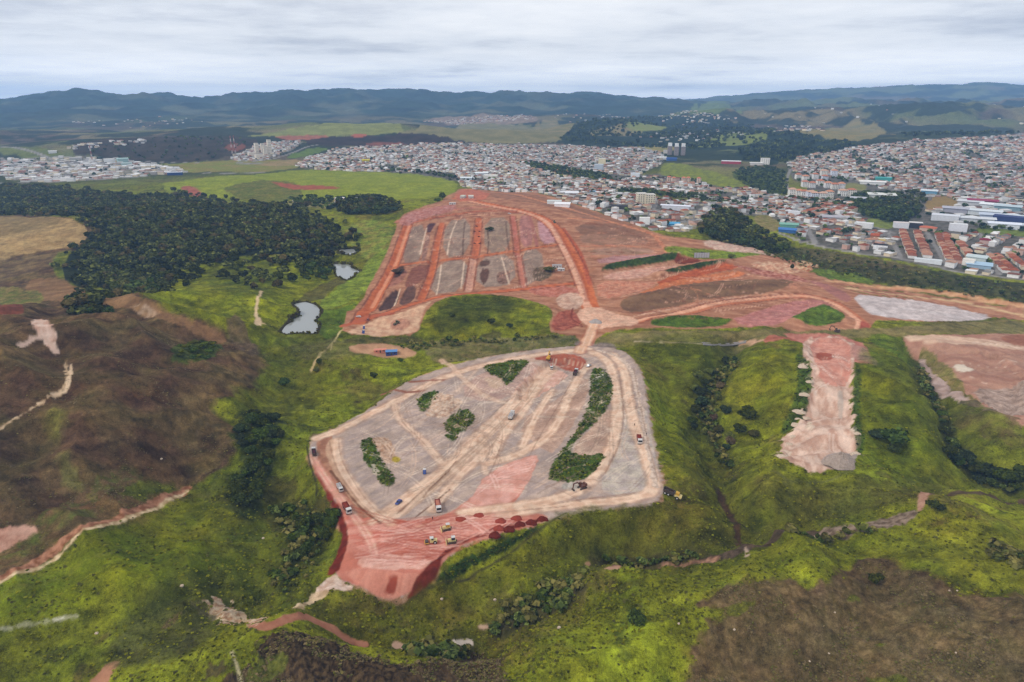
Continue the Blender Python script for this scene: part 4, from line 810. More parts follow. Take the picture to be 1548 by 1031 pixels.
# scrub and tall growth on the islands, hedge and gully floors
isl = [fill(s, 1.5, 30+i) for i, s in enumerate(ISL)]+[fill("892,560 912,556 925,576 925,604 905,634 868,667 860,683 885,689 910,685 912,696 888,720 860,729 832,725 829,716 849,682 881,630 893,600", 1.6, 37)]
hedge = [fill("664,872 690,850 750,826 815,798 828,798 770,826 705,860 672,889 662,888", 1.6, 38), fill("1202,532 1222,545 1225,606 1205,640 1182,658 1190,625 1206,590 1206,555", 2.6, 39), fill("1291,552 1302,553 1300,640 1308,664 1300,688 1291,640", 2.4, 40)]
stuff('undergrowth', 'dense green undergrowth on the terrace islands and banks', 'undergrowth', [q[(fbm(q[:,0]/7, q[:,1]/7, 3)+RNG.normal(size=len(q))*.12) > .02] for q in isl], (.7,2.3), (.25,.6), ['mid','scrub','scrub','mid','olive'], 14, .5, 6, 4, .9)
stuff('hedge_scrub', 'dense dark green scrub along the toe of the red bank', 'scrub', hedge, (.8,2.2), (.3,.6), ['mid','dark','scrub','mid'], 18, .42, 16, 4, .9)
gul = [fill("1112,540 1085,560 1062,600 1058,640 1080,682 1100,706 1112,708 1095,680 1082,640 1088,600 1102,570 1120,550", 3, 41), fill("1548,736 1500,713 1460,690 1436,650 1402,575 1385,548 1395,590 1428,670 1450,705 1490,730 1548,750", 3.4, 42), fill("1062,838 980,842 895,842 900,850 980,852 1062,846", 2, 43), fill("745,962 790,945 840,930 880,895 888,862 870,868 820,890 745,930", 2.8, 44),
       fill("430,745 480,770 500,815 470,870 420,900 402,880 430,850 432,800 402,770", 4.2, 45), fill("1062,360 1180,372 1240,382 1340,400 1440,420 1548,434 1640,450 1640,474 1548,460 1440,448 1330,426 1260,414 1215,406 1130,376", 8.5, 46), fill("630,975 680,985 720,975 700,992 650,996 610,988", 1.9, 47), fill("600,518 700,514 840,506 845,512 700,522 610,530", 5, 48), fill("1180,806 1260,812 1330,798 1330,803 1262,818 1180,814", 2, 49), fill("1500,815 1548,835 1600,860 1600,880 1540,872 1490,850", 4, 50)]
stuff('scrub', 'dark olive scrub along the gullies and stream banks', 'scrub', gul, (2,6.5), (.5,.9), ['brush','dark','olive','mid','brush','wood'], 40, .32, 7)
# tufts over the open grass
n = 80000; k = RNG.choice(np.nonzero((veg > .75)&(R < 1150)&(cls == 0)&(np.abs(AG.ravel()) < .74))[0], n)
tx = X[k]+RNG.normal(size=n)*.6; ty = Y[k]+RNG.normal(size=n)*.6
dn = fbm(tx/40, ty/40, 3)+.5*fbm(tx/9, ty/9, 2); kk = dn+RNG.normal(size=n)*.4 > -.12; tx, ty = tx[kk], ty[kk]
p = np.stack([tx, ty, ground(tx, ty)-.1], 1); rr = np.hypot(tx, ty)
stuff('grass_tufts', 'tufts of tall green grass and weeds across the meadows', 'grass', [p], (.25,1.35), (.3,.65), ['scrub','lime','olive','scrub','scrub','lime'], 5, .75, 8, 2, .7)
n = 50000; k = RNG.choice(np.nonzero((cls == 4)&(R < 900)&(np.abs(AG.ravel()) < .74))[0], n)
k = k[fbm(X[k]/28+5, Y[k]/28, 4)+.5*fbm(X[k]/6, Y[k]/6, 2) > .2]; p = np.stack([X[k], Y[k], GZ.ravel()[k]-.1], 1)
stuff('dry_brush', 'low dry brush over the burnt brown hills', 'brush', [p], (.25,1.1), (.25,.55), ['dry','brush','olive','dry','brush'], 5, .55, 9, 3)
rp_ = []
for w, lv in WATER:
    q = w[RNG.integers(0, len(w), 260)]; q = q+RNG.normal(size=q.shape)*.6; c_ = w.mean(0); q = c_+(q-c_)*(1.03+.05*RNG.random((len(q), 1))); q = q[fbm(q[:,0]/7, q[:,1]/7, 2) > -.25]; rp_.append(np.stack([q[:,0], q[:,1], ground(q[:,0], q[:,1])-.1], 1))
stuff('reeds', 'reeds and weeds on the muddy margins of the ponds', 'reeds', rp_, (.9,2.4), (.7,1.4), ['scrub','brush','olive'], 9, .5, 17, 2)
# far woods and street trees
far_sets = [fill("835,215 870,190 900,178 1010,176 1100,185 1150,190 1180,205 1160,222 1090,228 1000,224 900,222", 26, 60), fill("1160,202 1240,206 1300,215 1260,232 1200,240 1180,250 1130,245 1110,230", 20, 61), fill("1340,206 1420,196 1548,203 1620,208 1450,212", 30, 62)]
far_sets = [q[(RNG.random(len(q)) < .8)&(fbm(q[:,0]/260, q[:,1]/260, 3) > -.1)] for q in far_sets]
stuff('far_woods', 'distant dark woods beyond the town', 'wood', far_sets, (10,22), (.6,1.0), ['blue','wood','mid'], 16, .5, 10, 4)
tg = [fill("1100,256 1180,250 1195,285 1180,300 1130,285", 13, 63), fill("1275,295 1320,290 1360,292 1400,318 1360,340 1300,325", 11, 64), fill("788,244 840,250 905,262 930,270 925,276 850,266 800,252", 12, 65), fill("925,284 1000,290 1120,306 1120,311 1000,298 925,291", 14, 66), fill("1450,340 1548,342 1600,350 1600,354 1500,349", 12, 67), fill("1185,300 1240,302 1310,310 1310,316 1240,308 1185,306", 9, 68), fill("95,234 200,210 300,208 385,210 350,236 300,244 210,243", 42, 69), fill("470,258 560,257 640,262 690,272 690,268 640,258 560,254", 12, 70), fill("420,300 520,298 600,310 560,318 470,318", 16, 71)]
stuff('bushes', 'clumps of dark bushes and small trees around the town edges', 'bushes', tg, (6,12), (.6,1.0), ['dark','wood','mid','blue'], 40, .36, 11, 4)
# ------------------------------------------------------------------ buildings
def objcol(name, rough=.85, spec=.15):
    m = mat(name, rough=rough, spec=spec); oi = nd(m, 'ShaderNodeObjectInfo'); geo = nd(m, 'ShaderNodeNewGeometry')
    f = mathn(m, 'ADD', mathn(m, 'MULTIPLY', noise(m, geo.outputs['Position'], .45, 4, .7), .55), .7)
    v = nd(m, 'ShaderNodeVectorMath', operation='SCALE'); ln(m, oi.outputs['Color'], v.inputs[0]); ln(m, f, v.inputs['Scale']); ln(m, v.outputs[0], m.node_tree.nodes['Principled BSDF'].inputs['Base Color']); return m
MWALL = objcol('painted_wall'); MROOF = objcol('roof_covering'); MGLASS = mat('window_glass', '22282e', .15, .5); MDARK = mat('dark_opening', '1d1a18', .8, .1)
MATT = mat('town_house', rough=.85, spec=.1); at_ = nd(MATT, 'ShaderNodeAttribute', attribute_name='col'); ln(MATT, at_.outputs['Color'], MATT.node_tree.nodes['Principled BSDF'].inputs['Base Color'])
def pyd(name, V, Fc, m):
    me = D.meshes.new(name); me.from_pydata(V, [], Fc); me.materials.append(m); return me
# unit houses: x width 1, y depth 1, wall top z=1
BOX = [(-.5,-.5,0),(.5,-.5,0),(.5,.5,0),(-.5,.5,0),(-.5,-.5,1),(.5,-.5,1),(.5,.5,1),(-.5,.5,1)]
WALL = pyd('wall', BOX, [(0,1,5,4),(1,2,6,5),(2,3,7,6),(3,0,4,7),(4,5,6,7)], MWALL)
def roof_mesh(kind):
    o = .56; z0, z1 = .02, 1.0
    if kind == 'gable':
        V = [(-o,-o,z0),(o,-o,z0),(o,o,z0),(-o,o,z0),(-o,0,z1),(o,0,z1)]; Fc = [(0,1,5,4),(2,3,4,5),(1,2,5),(3,0,4),(0,3,2,1)]
    elif kind == 'hipped':
        V = [(-o,-o,z0),(o,-o,z0),(o,o,z0),(-o,o,z0),(-.2,0,z1),(.2,0,z1)]; Fc = [(0,1,5,4),(2,3,4,5),(1,2,5),(3,0,4),(0,3,2,1)]
    elif kind == 'sloping':
        V = [(-o,-o,z0),(o,-o,z0),(o,o,.6),(-o,o,.6),(-o,-o,.12),(o,-o,.12),(o,o,.72),(-o,o,.72)]; Fc = [(0,3,2,1),(4,5,6,7),(0,1,5,4),(1,2,6,5),(2,3,7,6),(3,0,4,7)]
    else:   # flat with a parapet
        i = .46; V = [(-.51,-.51,.0),(.51,-.51,.0),(.51,.51,.0),(-.51,.51,.0),(-.51,-.51,.4),(.51,-.51,.4),(.51,.51,.4),(-.51,.51,.4),(-i,-i,.4),(i,-i,.4),(i,i,.4),(-i,i,.4),(-i,-i,.15),(i,-i,.15),(i,i,.15),(-i,i,.15)]
        Fc = [(0,1,5,4),(1,2,6,5),(2,3,7,6),(3,0,4,7),(4,5,9,8),(5,6,10,9),(6,7,11,10),(7,4,8,11),(8,9,13,12),(9,10,14,13),(10,11,15,14),(11,8,12,15),(12,13,14,15)]
    return pyd('roof', V, Fc, MROOF)
ROOF = {k: roof_mesh(k) for k in ('gable','hipped','sloping','flat')}
WINM = pyd('window', [(-.5,-.04,-.5),(.5,-.04,-.5),(.5,-.04,.5),(-.5,-.04,.5),(-.5,.04,-.5),(.5,.04,-.5),(.5,.04,.5),(-.5,.04,.5)], [(0,1,2,3),(1,5,6,2),(5,4,7,6),(4,0,3,7),(3,2,6,7),(4,5,1,0)], MGLASS)
def house(p, w, d, h, rh, rot, kind, wc, rc, name, label, cat, group=None, sink=1.0):
    o = D.objects.new(name, None); COL.objects.link(o); o.location = p; o.rotation_euler = (0,0,rot); tag(o, label, cat, group)
    a = link('wall', WALL, o, (0,0,-sink)); a.scale = (w, d, h+sink); a.color = (*lin(wc), 1)
    r = link('roof', ROOF[kind], o, (0,0,h)); r.scale = (w, d, rh); r.color = (*lin(rc), 1); return o
def windows(o, w, d, h, nx, nz, ny=0, side=-1, ww=1.6, wh=1.4):
    """single windows on the front (and one flank) of a building"""
    for k in range(nz):
        z = h*(k+.55)/nz
        for i in range(nx): q = link('window', WINM, o, ((i+.5)/nx*w-w/2, side*(d/2+.01), z)); q.scale = (ww, 1, wh)
        for i in range(ny):
            for sx in (-1, 1): q = link('window', WINM, o, (sx*(w/2+.01), (i+.5)/ny*d-d/2, z)); q.scale = (ww, 1, wh); q.rotation_euler = (0,0,math.pi/2)
LMK = []   # landmarks: phrase, x, y
def bld(px, py, w, d, h, rot, kind, rh, wc, rc, name, label, cat='building', group=None, win=None, ref=None):
    w = w*.82 if w > 32 else w; p = at(px, py)[0]; a = math.atan2(p[0], p[1]); p = p+np.array([math.sin(a), math.cos(a), 0])*d*.5; p[2] = float(ground(p[0:1], p[1:2])[0])
    o = house(p, w, d, h, rh, rot-a, kind, wc, rc, name, label, cat, group)
    if win: windows(o, w, d, h, *win)
    if ref: LMK.append((ref, p[0], p[1]))
    BUSY.append((p[0], p[1], max(w, d)*.62)); return o
BUSY = []
# -- tall blocks and big sheds
bld(969,309,15,16,17,.25,'flat',1.2,'e4d9c2','d8d4cc','apartment_block','cream apartment block, left of the two joined slabs near the site', 'apartment block', None, (4,5,3), 'the cream apartment slabs')
bld(981,310,16,16,16.5,.25,'flat',1.2,'e0d5bc','d4d0c8','apartment_block','cream apartment block, right of the two joined slabs near the site', 'apartment block', None, (4,5,3))
bld(1021,318,52,10,7,-.12,'gable',1.5,'d9d9e2','e2e4ee','warehouse','long low white warehouse right of the cream apartment slabs', 'warehouse', None, None, 'the long white warehouse')
for i, (x, y, n_) in enumerate(((1012,234,'left'),(1022,235,'middle'),(1032,235,'right'))):
    o = bld(x, y, 13, 13, 27, .2, 'flat', 1.5, '9a8f8e', 'eeeeee', 'tower_block', f'grey tower with a white top, {n_} one of the three beyond the town', 'tower', 'three grey towers with white tops', (3,6,3))
    c = link('upper_storey', WALL, o, (0,0,28.2)); c.scale = (10.5,10.5,9); c.color = (*lin('f0efee'),1)
LMK.append(('the three grey towers', *at(1022,238)[0][:2]))
bld(1006,232,14,10,11,.1,'flat',.8,'d8d2cc','d0ccc8','tower_block','low pale block just left of the three grey towers', 'apartment block')
bld(1015,243,30,16,7,.1,'gable',2,'3f62a0','3c64ad','warehouse','blue shed in front of the three grey towers', 'warehouse'); bld(1000,241,34,14,6,.1,'gable',2,'dcdcdc','ecece8','warehouse','white roofed shed left of the blue shed by the towers', 'warehouse')
bld(1105,248,66,24,7,-.05,'flat',1.5,'a8414a','eeeef2','warehouse','long red walled hall with a white roof beside the distant wood', 'warehouse', None, None, 'the red walled hall')
bld(1156,249,24,16,17,.1,'flat',1,'e6e2dc','dedad6','apartment_block','white square block right of the red walled hall', 'apartment block', None, (4,5,0)); bld(1143,250,40,16,6,.05,'gable',2,'cfcac6','dcdad6','warehouse','low pale shed between the red walled hall and the white block', 'warehouse')
for i, (x, y) in enumerate(((1011,276),(1018,277),(1033,277),(1040,277),(1056,278))):
    bld(x, y, 8, 11, 12, .15, 'hipped', 2.6, 'dcc4b2', 'c8795c', 'apartment_block', f'narrow tall block with an orange roof, {["first","second","third","fourth","fifth"][i]} from the left in its row of five', 'apartment block', 'five narrow orange roofed blocks', (2,4,0))
LMK.append(('the five narrow orange blocks', *at(1034,280)[0][:2]))
for x, y, h, w, l in ((389,235,37,11,'leftmost of the tall cream towers beside the masts'),(402,236,30,13,'shorter middle tower among the tall cream towers'),(408,232,42,11,'rightmost and tallest of the cream towers'),(398,233,32,10,'rear cream tower between the tallest two')):
    bld(x, y, w, 12, h, .3, 'flat', 1.5, 'e6dccb', 'e0d8cc', 'tower_block', 'tall cream apartment tower, '+l, 'tower', 'tall cream towers on the far left', (3,8,2))
bld(381,237,22,14,12,.3,'flat',1,'e2d6c6','d8d0c4','apartment_block','low cream block at the left foot of the tall cream towers', 'apartment block'); bld(392,240,24,14,12,.3,'flat',1,'e6dac8','d8d0c4','apartment_block','low cream block in front of the tall cream towers', 'apartment block')
LMK.append(('the tall cream towers', *at(396,242)[0][:2]))
ORD = ['first','second','third','fourth','fifth','sixth','seventh','eighth','ninth','tenth','eleventh','twelfth','thirteenth','fourteenth','fifteenth','sixteenth','seventeenth','eighteenth','nineteenth','twentieth']
def ordn(n):
    if n <= 20: return ORD[n-1]
    s = 'th' if 10 <= n % 100 <= 20 else {1:'st',2:'nd',3:'rd'}.get(n % 10, 'th'); return f'{n}{s}'
rows_ = [('back row',[(1245,266),(1260,267),(1277,270)],15,14),('second row',[(1206,271),(1217,274),(1232,271),(1246,273)],14,11),('third row',[(1216,283),(1227,284),(1239,281),(1251,284),(1261,286),(1271,286)],14,11),('front row',[(1197,296),(1207,297),(1215,298),(1225,300),(1230,301),(1243,302),(1253,300),(1273,297),(1286,297)],14,12)]
for rn, lst, w, h in rows_:
    for i, (x, y) in enumerate(lst):
        bld(x, y, w*RNG.uniform(.85,1.1), 14, h*RNG.uniform(.9,1.1), .3, 'hipped', 3, RNG.choice(['eeebea','e9e4da','dfe2ee','efece6']), RNG.choice(['b9765a','c88a6a','c9a088']), 'apartment_block', f'white orange roofed block, {ORD[i]} from the left in the {rn} of its estate', 'apartment block', 'white apartment estate', (4,4,0))
LMK.append(('the white apartment estate', *at(1240,300)[0][:2]))
for a in [(1335,274,42,26,7,'flat','3f9a96','4aa8a4','flat teal roofed hall behind the wooded hollow'),(1318,279,60,22,6,'gable','e4e4e2','eceae6','long white hall with green ends beside the teal roofed hall'),(1332,300,56,26,6,'sloping','d8d8d4','dcdcd6','wide pale shed with a sloping roof above the wooded hollow'),(1300,304,40,18,5,'gable','b4b2b4','bcbcc4','grey shed left of the wide pale sloping shed'),
          (1404,294,34,22,7,'gable','6fa0bc','d0d8dc','pale blue walled shed beside the tan field'),(1443,322,44,26,7,'gable','a9a8b4','b3b3bd','grey industrial shed at the left end of the works'),(1428,334,46,22,8,'flat','d4d6dc','d8dae0','white flat roofed works building right of the hollow'),(1466,311,46,26,7,'sloping','c8c8cc','cfd0d4','pale sloping works roof left of the crimson hall'),
          (1484,311,54,26,9,'gable','8e2f4a','97405c','crimson factory hall among the white works roofs'),(1503,317,50,26,8,'gable','d8dde2','e6e9ec','white works hall in front of the crimson hall'),(1522,320,46,26,9,'gable','7f9aa6','b9c8cf','blue grey works hall right of the white works hall'),(1487,326,56,26,7,'gable','d4dade','d2d8dc','silver works roof below the crimson hall'),(1508,332,60,28,7,'gable','b6c2d6','bfc8d6','pale blue works roof beside the dark blue hall'),
          (1475,336,56,20,6,'gable','c6c9cc','cfd2d6','low long silver shed at the front of the works'),(1524,336,50,22,8,'flat','35406e','3c4470','dark blue factory hall at the front of the works'),(1516,346,46,16,7,'gable','dfe2ea','dfe3ee','white shed with a row of openings below the dark blue hall'),(1545,336,56,28,7,'gable','cdd6d8','ccd6da','pale green grey works roof right of the dark blue hall'),(1548,348,44,20,7,'gable','c8d0d4','c4cccf','pale shed at the right end of the works'),
          (1447,350,22,12,10,'flat','e4e4ea','dededf','white flat roofed block with dark windows behind the terraced roofs'),(1361,345,20,12,8,'flat','dadae0','d8cfcc','grey white two storey house at the top of the terraced streets'),(1383,345,18,12,8,'flat','3a3a42','d8d4d2','black and white modern house at the top of the terraced streets'),(1402,350,20,14,5,'hipped','d8b8a4','bf6a50','long red roofed house right of the black and white house'),
          (1488,369,12,11,5,'hipped','c8a8a0','7f2434','deep red roofed house among the pale houses on the right'),(1479,406,24,14,4,'sloping','9fb8cc','a9c2d6','light blue canopy at the end of the right terrace'),(1402,398,28,8,4,'flat','dfe2e4','d6dadc','long low white house along the edge road'),(1463,402,12,10,7,'flat','ece6dc','e2dcd2','white corner house beside the light blue canopy'),(1475,397,20,12,6,'sloping','c6d2cf','c3cfd0','pale teal flat house beside the light blue canopy'),
          (1200,327,18,11,8,'flat','e8e8ec','dcdce0','white modern house with a dark front beside the tan field'),(1262,333,44,18,5,'gable','b9b6bc','b0acb2','long grey shed in the crook of the town road'),(1305,345,24,14,7,'flat','e4e4e4','dadada','white house with a rounded front above the terraced streets'),(1190,352,22,14,4,'gable','3e6aa6','4a7ab8','blue roofed shed at the bend of the edge road'),(1192,344,24,12,4,'gable','6fa898','7fae9f','green roofed shed above the blue roofed shed'),
          (1328,330+38,14,10,6,'flat','e8c85e','d6cdb8','yellow house on the edge road'),(1322,362,10,14,5,'gable','b07a60','a85438','orange house standing end on to the edge road'),(1330,378,16,10,6,'flat','eeeef0','2c2a2e','white house with a black roof band on the edge road'),
          (838,309,22,12,5,'flat','dfe4e4','d4dcda','pale green white house at the edge of the site slope'),(850,313,22,14,4,'sloping','f0f0f2','eeeef0','bright white roof at the edge of the site slope'),(860,296,30,16,5,'sloping','e8e8ea','e6e6ea','white sloping roof above the site slope'),(893,294,18,12,5,'gable','6f9cc0','7aa6cc','light blue roofed house above the site slope'),(936,316,26,20,4,'flat','4c4a4e','3e3c40','dark grey roofed hall left of the cream apartment slabs'),(974,339,14,10,8,'flat','ecebe8','e6e4e0','white three storey house at the edge of the site slope'),
          (1018,342,16,8,3,'sloping','4a94c0','57a2cc','bright blue roof near the end of the site slope'),(742,270,40,24,7,'flat','e2ddd4','e6e2da','large cream white hall in the middle of the town'),(705,273,26,16,6,'gable','d8e0e4','dfe6ea','pale hall at the left end of the lower town'),(728,266,30,18,7,'gable','e8ecee','e8ecee','white gabled hall behind the cream white hall'),(960,268,22,16,9,'flat','e8ecf0','dfe4ea','white blue block on the town road below the row of five'),(905,258,24,16,16,'flat','b8c2cc','cdd2d8','grey blue apartment block on the edge of the town meadow'),(910,250,20,14,18,'flat','e8dcb8','e4dccc','cream yellow apartment block behind the town meadow'),
          (553,245,22,14,5,'gable','d8c840','d6c53c','yellow roofed house in the far white town'),(115,243,40,22,8,'flat','b9b6b0','c9c6c0','pale grey shed on the far left below the dark hill'),(166,247,34,20,12,'flat','ecebe9','e4e2e0','white block behind the white house estate on the left'),(186,247,34,20,13,'gable','9db8b4','a8c2be','pale teal hall behind the white house estate on the left'),(192,251,34,20,8,'flat','b4c8c6','bccfcc','low pale teal block in front of the pale teal hall'),(265,265,42,18,7,'flat','3a4f86','d9dde6','white roofed blue walled hall at the right end of the left estate'),(80,232,22,12,6,'gable','dcdcdc','d4d4d4','white shed beside the road on the far left'),
          (258-170,252,0,0,0,None,None,None,None)]:
    if a[5]: bld(a[0], a[1], a[2], a[3], a[4], RNG.uniform(-.15,.15), a[5], 2.2 if a[5] != 'flat' else .9, a[6], a[7], 'house' if 'house' in a[8] else ('canopy' if 'canopy' in a[8] else 'hall'), a[8], 'house' if 'house' in a[8] else 'building')
for ph, x, y in (('the blue roadside shed',1190,350),('the crimson factory hall',1484,311),('the windowed white block',1447,350),('the yellow house',1328,368),('the dark fronted white house',1200,327),('the dark grey hall',936,316),('the bright white roof',850,313),('the light blue canopy',1479,406),('the long grey shed',1262,333),('the bright blue roof',1018,342),('the cream white hall',742,270),('the wooded hollow',1350,330)):
    LMK.append((ph, *at(x, y)[0][:2]))
# -- terraced rows
WN = {'white':['ebe8e4','e4e2e0'],'cream':['e0d2b8','dccbb0'],'pink':['d2b0a2','c9a294'],'grey':['b4aeaa','a39d99']}
RN = {'orange':['94523a','a05e44','884a34'],'faded orange':['b0826a','b48c76','a67a64'],'brown':['8a5644','7d4e3e'],'grey':['9a9692','aca8a6','85817e'],'white':['dcdad8','e6e4e2'],'dark':['4e4846','5a5452']}
def pick(dct, wts): k = random.choices(list(dct), wts)[0]; return k, random.choice(dct[k])
NH = 0
def terrace(s, w, d, h, phrase, rn='orange', step=None, gable_across=True):
    global NH
    q = pts(s); a = at(q[0,0], q[0,1])[0]; bq = at(q[1,0], q[1,1])[0]; v = bq-a; L = np.hypot(v[0], v[1]); n = max(2, int(L/(step or w*1.03))); th = math.atan2(v[1], v[0])
    for i in range(n):
        p = a+v*(i+.5)/n; p[2] = float(ground(p[0:1], p[1:2])[0]); wk, wc = pick(WN, [4,3,3,1]); rk, rc = pick({k: RN[k] for k in ('orange','faded orange','brown')}, [5,3.5,1.5])
        house(p, w*.9, d*random.uniform(.8,1.02), h*random.uniform(.92,1.08), 2.0, th, 'gable' if not gable_across else 'hipped', wc, rc, 'terraced_house', f'{rk} roofed terraced house, {ordn(i+1)} from far end of {phrase}', 'house', phrase[4:] if phrase.startswith('the ') else phrase)
        BUSY.append((p[0], p[1], 7)); NH += 1
terrace("1364,350 1379,391", 7.5, 11, 3.6, 'the first long terrace')
terrace("1386,351 1402,390", 7.5, 11, 3.6, 'the second long terrace')
terrace("1418,356 1436,396", 7.5, 9, 3.4, 'the third terrace')
terrace("1429,356 1448,398", 7.5, 10, 3.8, 'the fourth terrace')
terrace("1450,368 1470,395", 7.5, 11, 3.6, 'the canopy side terrace')
terrace("1496,388 1522,413", 7.5, 9, 3.4, 'the left terrace past the canopy'); terrace("1506,388 1534,414", 7.5, 9, 3.6, 'the right terrace past the canopy'); terrace("1526,386 1552,408", 7.5, 10, 3.6, 'the rightmost terrace')
terrace("1214,324 1256,310", 9, 12, 4, 'the left shed side terrace'); terrace("1240,326 1275,314", 9, 12, 4, 'the right shed side terrace')
# -- all other houses of the town, laid out along streets
def cls_at(x, y):
    r = np.hypot(x, y); a = np.arctan2(x, y); c = np.clip(np.rint((a-AZ[0])/(AZ[1]-AZ[0])), 0, NA-1).astype(int); k = np.clip(np.searchsorted(RW, r), 0, NR-1)
    return cls.reshape(NR, NA)[k, c]
HS = []; GAP = []
def streets(s, rot, pitch=9.2, depth=13.0, street=11, skip=.1, rs=1, big=1.0, pal=(2,2,1,3,2,.5), thin=.32):
    w = wpoly(s, True, 0); c, sn = math.cos(rot), math.sin(rot); u = w[:,0]*c+w[:,1]*sn; v = -w[:,0]*sn+w[:,1]*c; r = random.Random(rs)
    per = 2*depth+street; vv = v.min(); rowi = 0; pk = []
    while vv < v.max():
        for off, fl in ((depth*.5, 0), (depth*1.5, math.pi)):
            uu = u.min()
            while uu < u.max():
                fw = pitch*r.uniform(.85, 1.25)*big; uc = uu+fw/2; uu += fw
                if (int((uc-u.min())/120) != int((uc+8-u.min())/120)): uu += 7
                if r.random() < skip: continue
                x = uc*c-(vv+off)*sn; y = uc*sn+(vv+off)*c; pk.append((x, y, fw*r.uniform(.78,.95), depth*r.uniform(.5,.85), rot+fl+r.uniform(-.04,.04)))
        vv += per
    a = np.array(pk); gp = fbm(a[:,0]/95+rs, a[:,1]/95, 3)+.5*fbm(a[:,0]/30, a[:,1]/30+rs, 2); GAP.extend([q for q in a[gp > thin][:,:2] if r.random() < .5]); a = a[gp <= thin]; k = inside(w, a[:,0], a[:,1])&(cls_at(a[:,0], a[:,1]) == 6); a = a[k]
    for x, y, fw, dp, rt in a: HS.append((x, y, fw, dp, rt, pal))
streets("438,252 470,236 520,222 600,219 760,217 790,246 700,262 600,260 500,258", -.35, rs=1, pal=(.6,2,.8,4,4,.6))
streets("760,217 880,221 1000,226 1005,248 960,266 905,263 840,250 790,246", .15, rs=2, thin=.3, pal=(.5,2.5,1,4,3,.8))
streets("690,262 790,246 850,266 930,272 990,268 1000,290 930,330 850,303 760,290 700,284", -.45, rs=3, pal=(1,2,1.2,4,4,.9))
streets("925,300 1000,290 1090,312 1075,322 1050,350 1000,352 930,331", .55, rs=4, pal=(2,3,1.6,2.6,2,.8))
streets("990,268 1090,284 1130,285 1190,300 1230,290 1230,300 1180,330 1120,322 1050,306 1000,296", .1, rs=5, thin=.2, pal=(1,3,1.2,3,2,.8))
streets("1185,300 1310,306 1330,330 1310,342 1300,352 1345,352 1400,352 1420,354 1400,398 1290,384 1185,352 1178,330", .62, rs=6, pal=(2.4,2.4,1.5,3,2,.8))
streets("1400,350 1480,345 1600,362 1700,380 1700,440 1548,422 1440,409 1400,398", .75, rs=7, pal=(2.2,2.6,1.5,3.2,2,.8))
streets("1330,240 1400,212 1548,204 1700,206 1700,300 1548,300 1400,290 1330,285", .3, rs=8, thin=.2, pal=(1.2,4,1.5,3,2,.6))
streets("1190,262 1188,240 1280,224 1400,210 1330,240 1330,285 1290,270", -.2, rs=9, thin=.15, pal=(.9,3,1.5,3.4,2,.8))
streets("1400,290 1548,300 1700,300 1700,345 1548,340 1450,340 1400,318", .1, rs=10, big=1.5, pal=(1.5,1,.6,3,3.5,.8))
streets("0,240 60,238 160,236 270,252 285,262 200,268 90,276 0,272", .1, rs=11, big=1.45, pitch=11, pal=(.1,.3,.2,2,7,.6))
streets("348,238 372,226 420,213 462,213 450,222 400,243 360,244", .6, rs=12, pal=(.5,1.5,.5,3,4,.6))
for s, n_, pal in (("985,173 1060,170 1115,180 1060,189 1000,187", 170, (.5,1,1,3,4,.5)), ("835,176 920,171 965,180 900,190 850,186", 90, (.5,1,1,3,4,.5)), ("1160,192 1240,190 1245,198 1165,201", 90, (1.5,2,1,2,3,.3)), ("640,184 790,173 806,180 690,189", 420, (1,5,1,3,2,.3)), ("90,186 260,176 330,184 200,196", 60, (.5,1,1,3,4,.3)), ("960,205 1090,196 1130,206 1000,216", 60, (.5,1,1,3,4,.3)), ("1130,165 1548,158 1548,196 1300,188 1140,180", 110, (.5,1,1,3,4,.3)), ("100,222 220,212 230,216 110,228", 40, (1,1,1,3,4,.3)), ("495,304 540,300 548,308 500,310", 6, (0,.5,0,2,3,0))):
    w = wpoly(s, True, 0); lo = w.min(0); hi = w.max(0); q = lo+(hi-lo)*RNG.random((n_*6, 2)); q = q[inside(w, q[:,0], q[:,1])][:n_]
    for x, y in q: HS.append((x, y, random.uniform(9, 17), random.uniform(8, 12), random.uniform(0, 3.1), pal))
HSA = np.array([h[:5] for h in HS]); bz = np.array(BUSY)
ok = np.ones(len(HSA), bool)
for x, y, rr in bz: ok &= np.hypot(HSA[:,0]-x, HSA[:,1]-y) > rr+4.5
HS = [h for h, k in zip(HS, ok) if k]; HSA = HSA[ok]; order = np.argsort(np.hypot(HSA[:,0], HSA[:,1])); hz = ground(HSA[:,0], HSA[:,1])
inview = lambda x, y: abs(math.atan2(x, y)) < .66
cnt = {}; NIND = 0; Vs, Qs, Ts, As = [], [], [], []; off = 0; todo = []
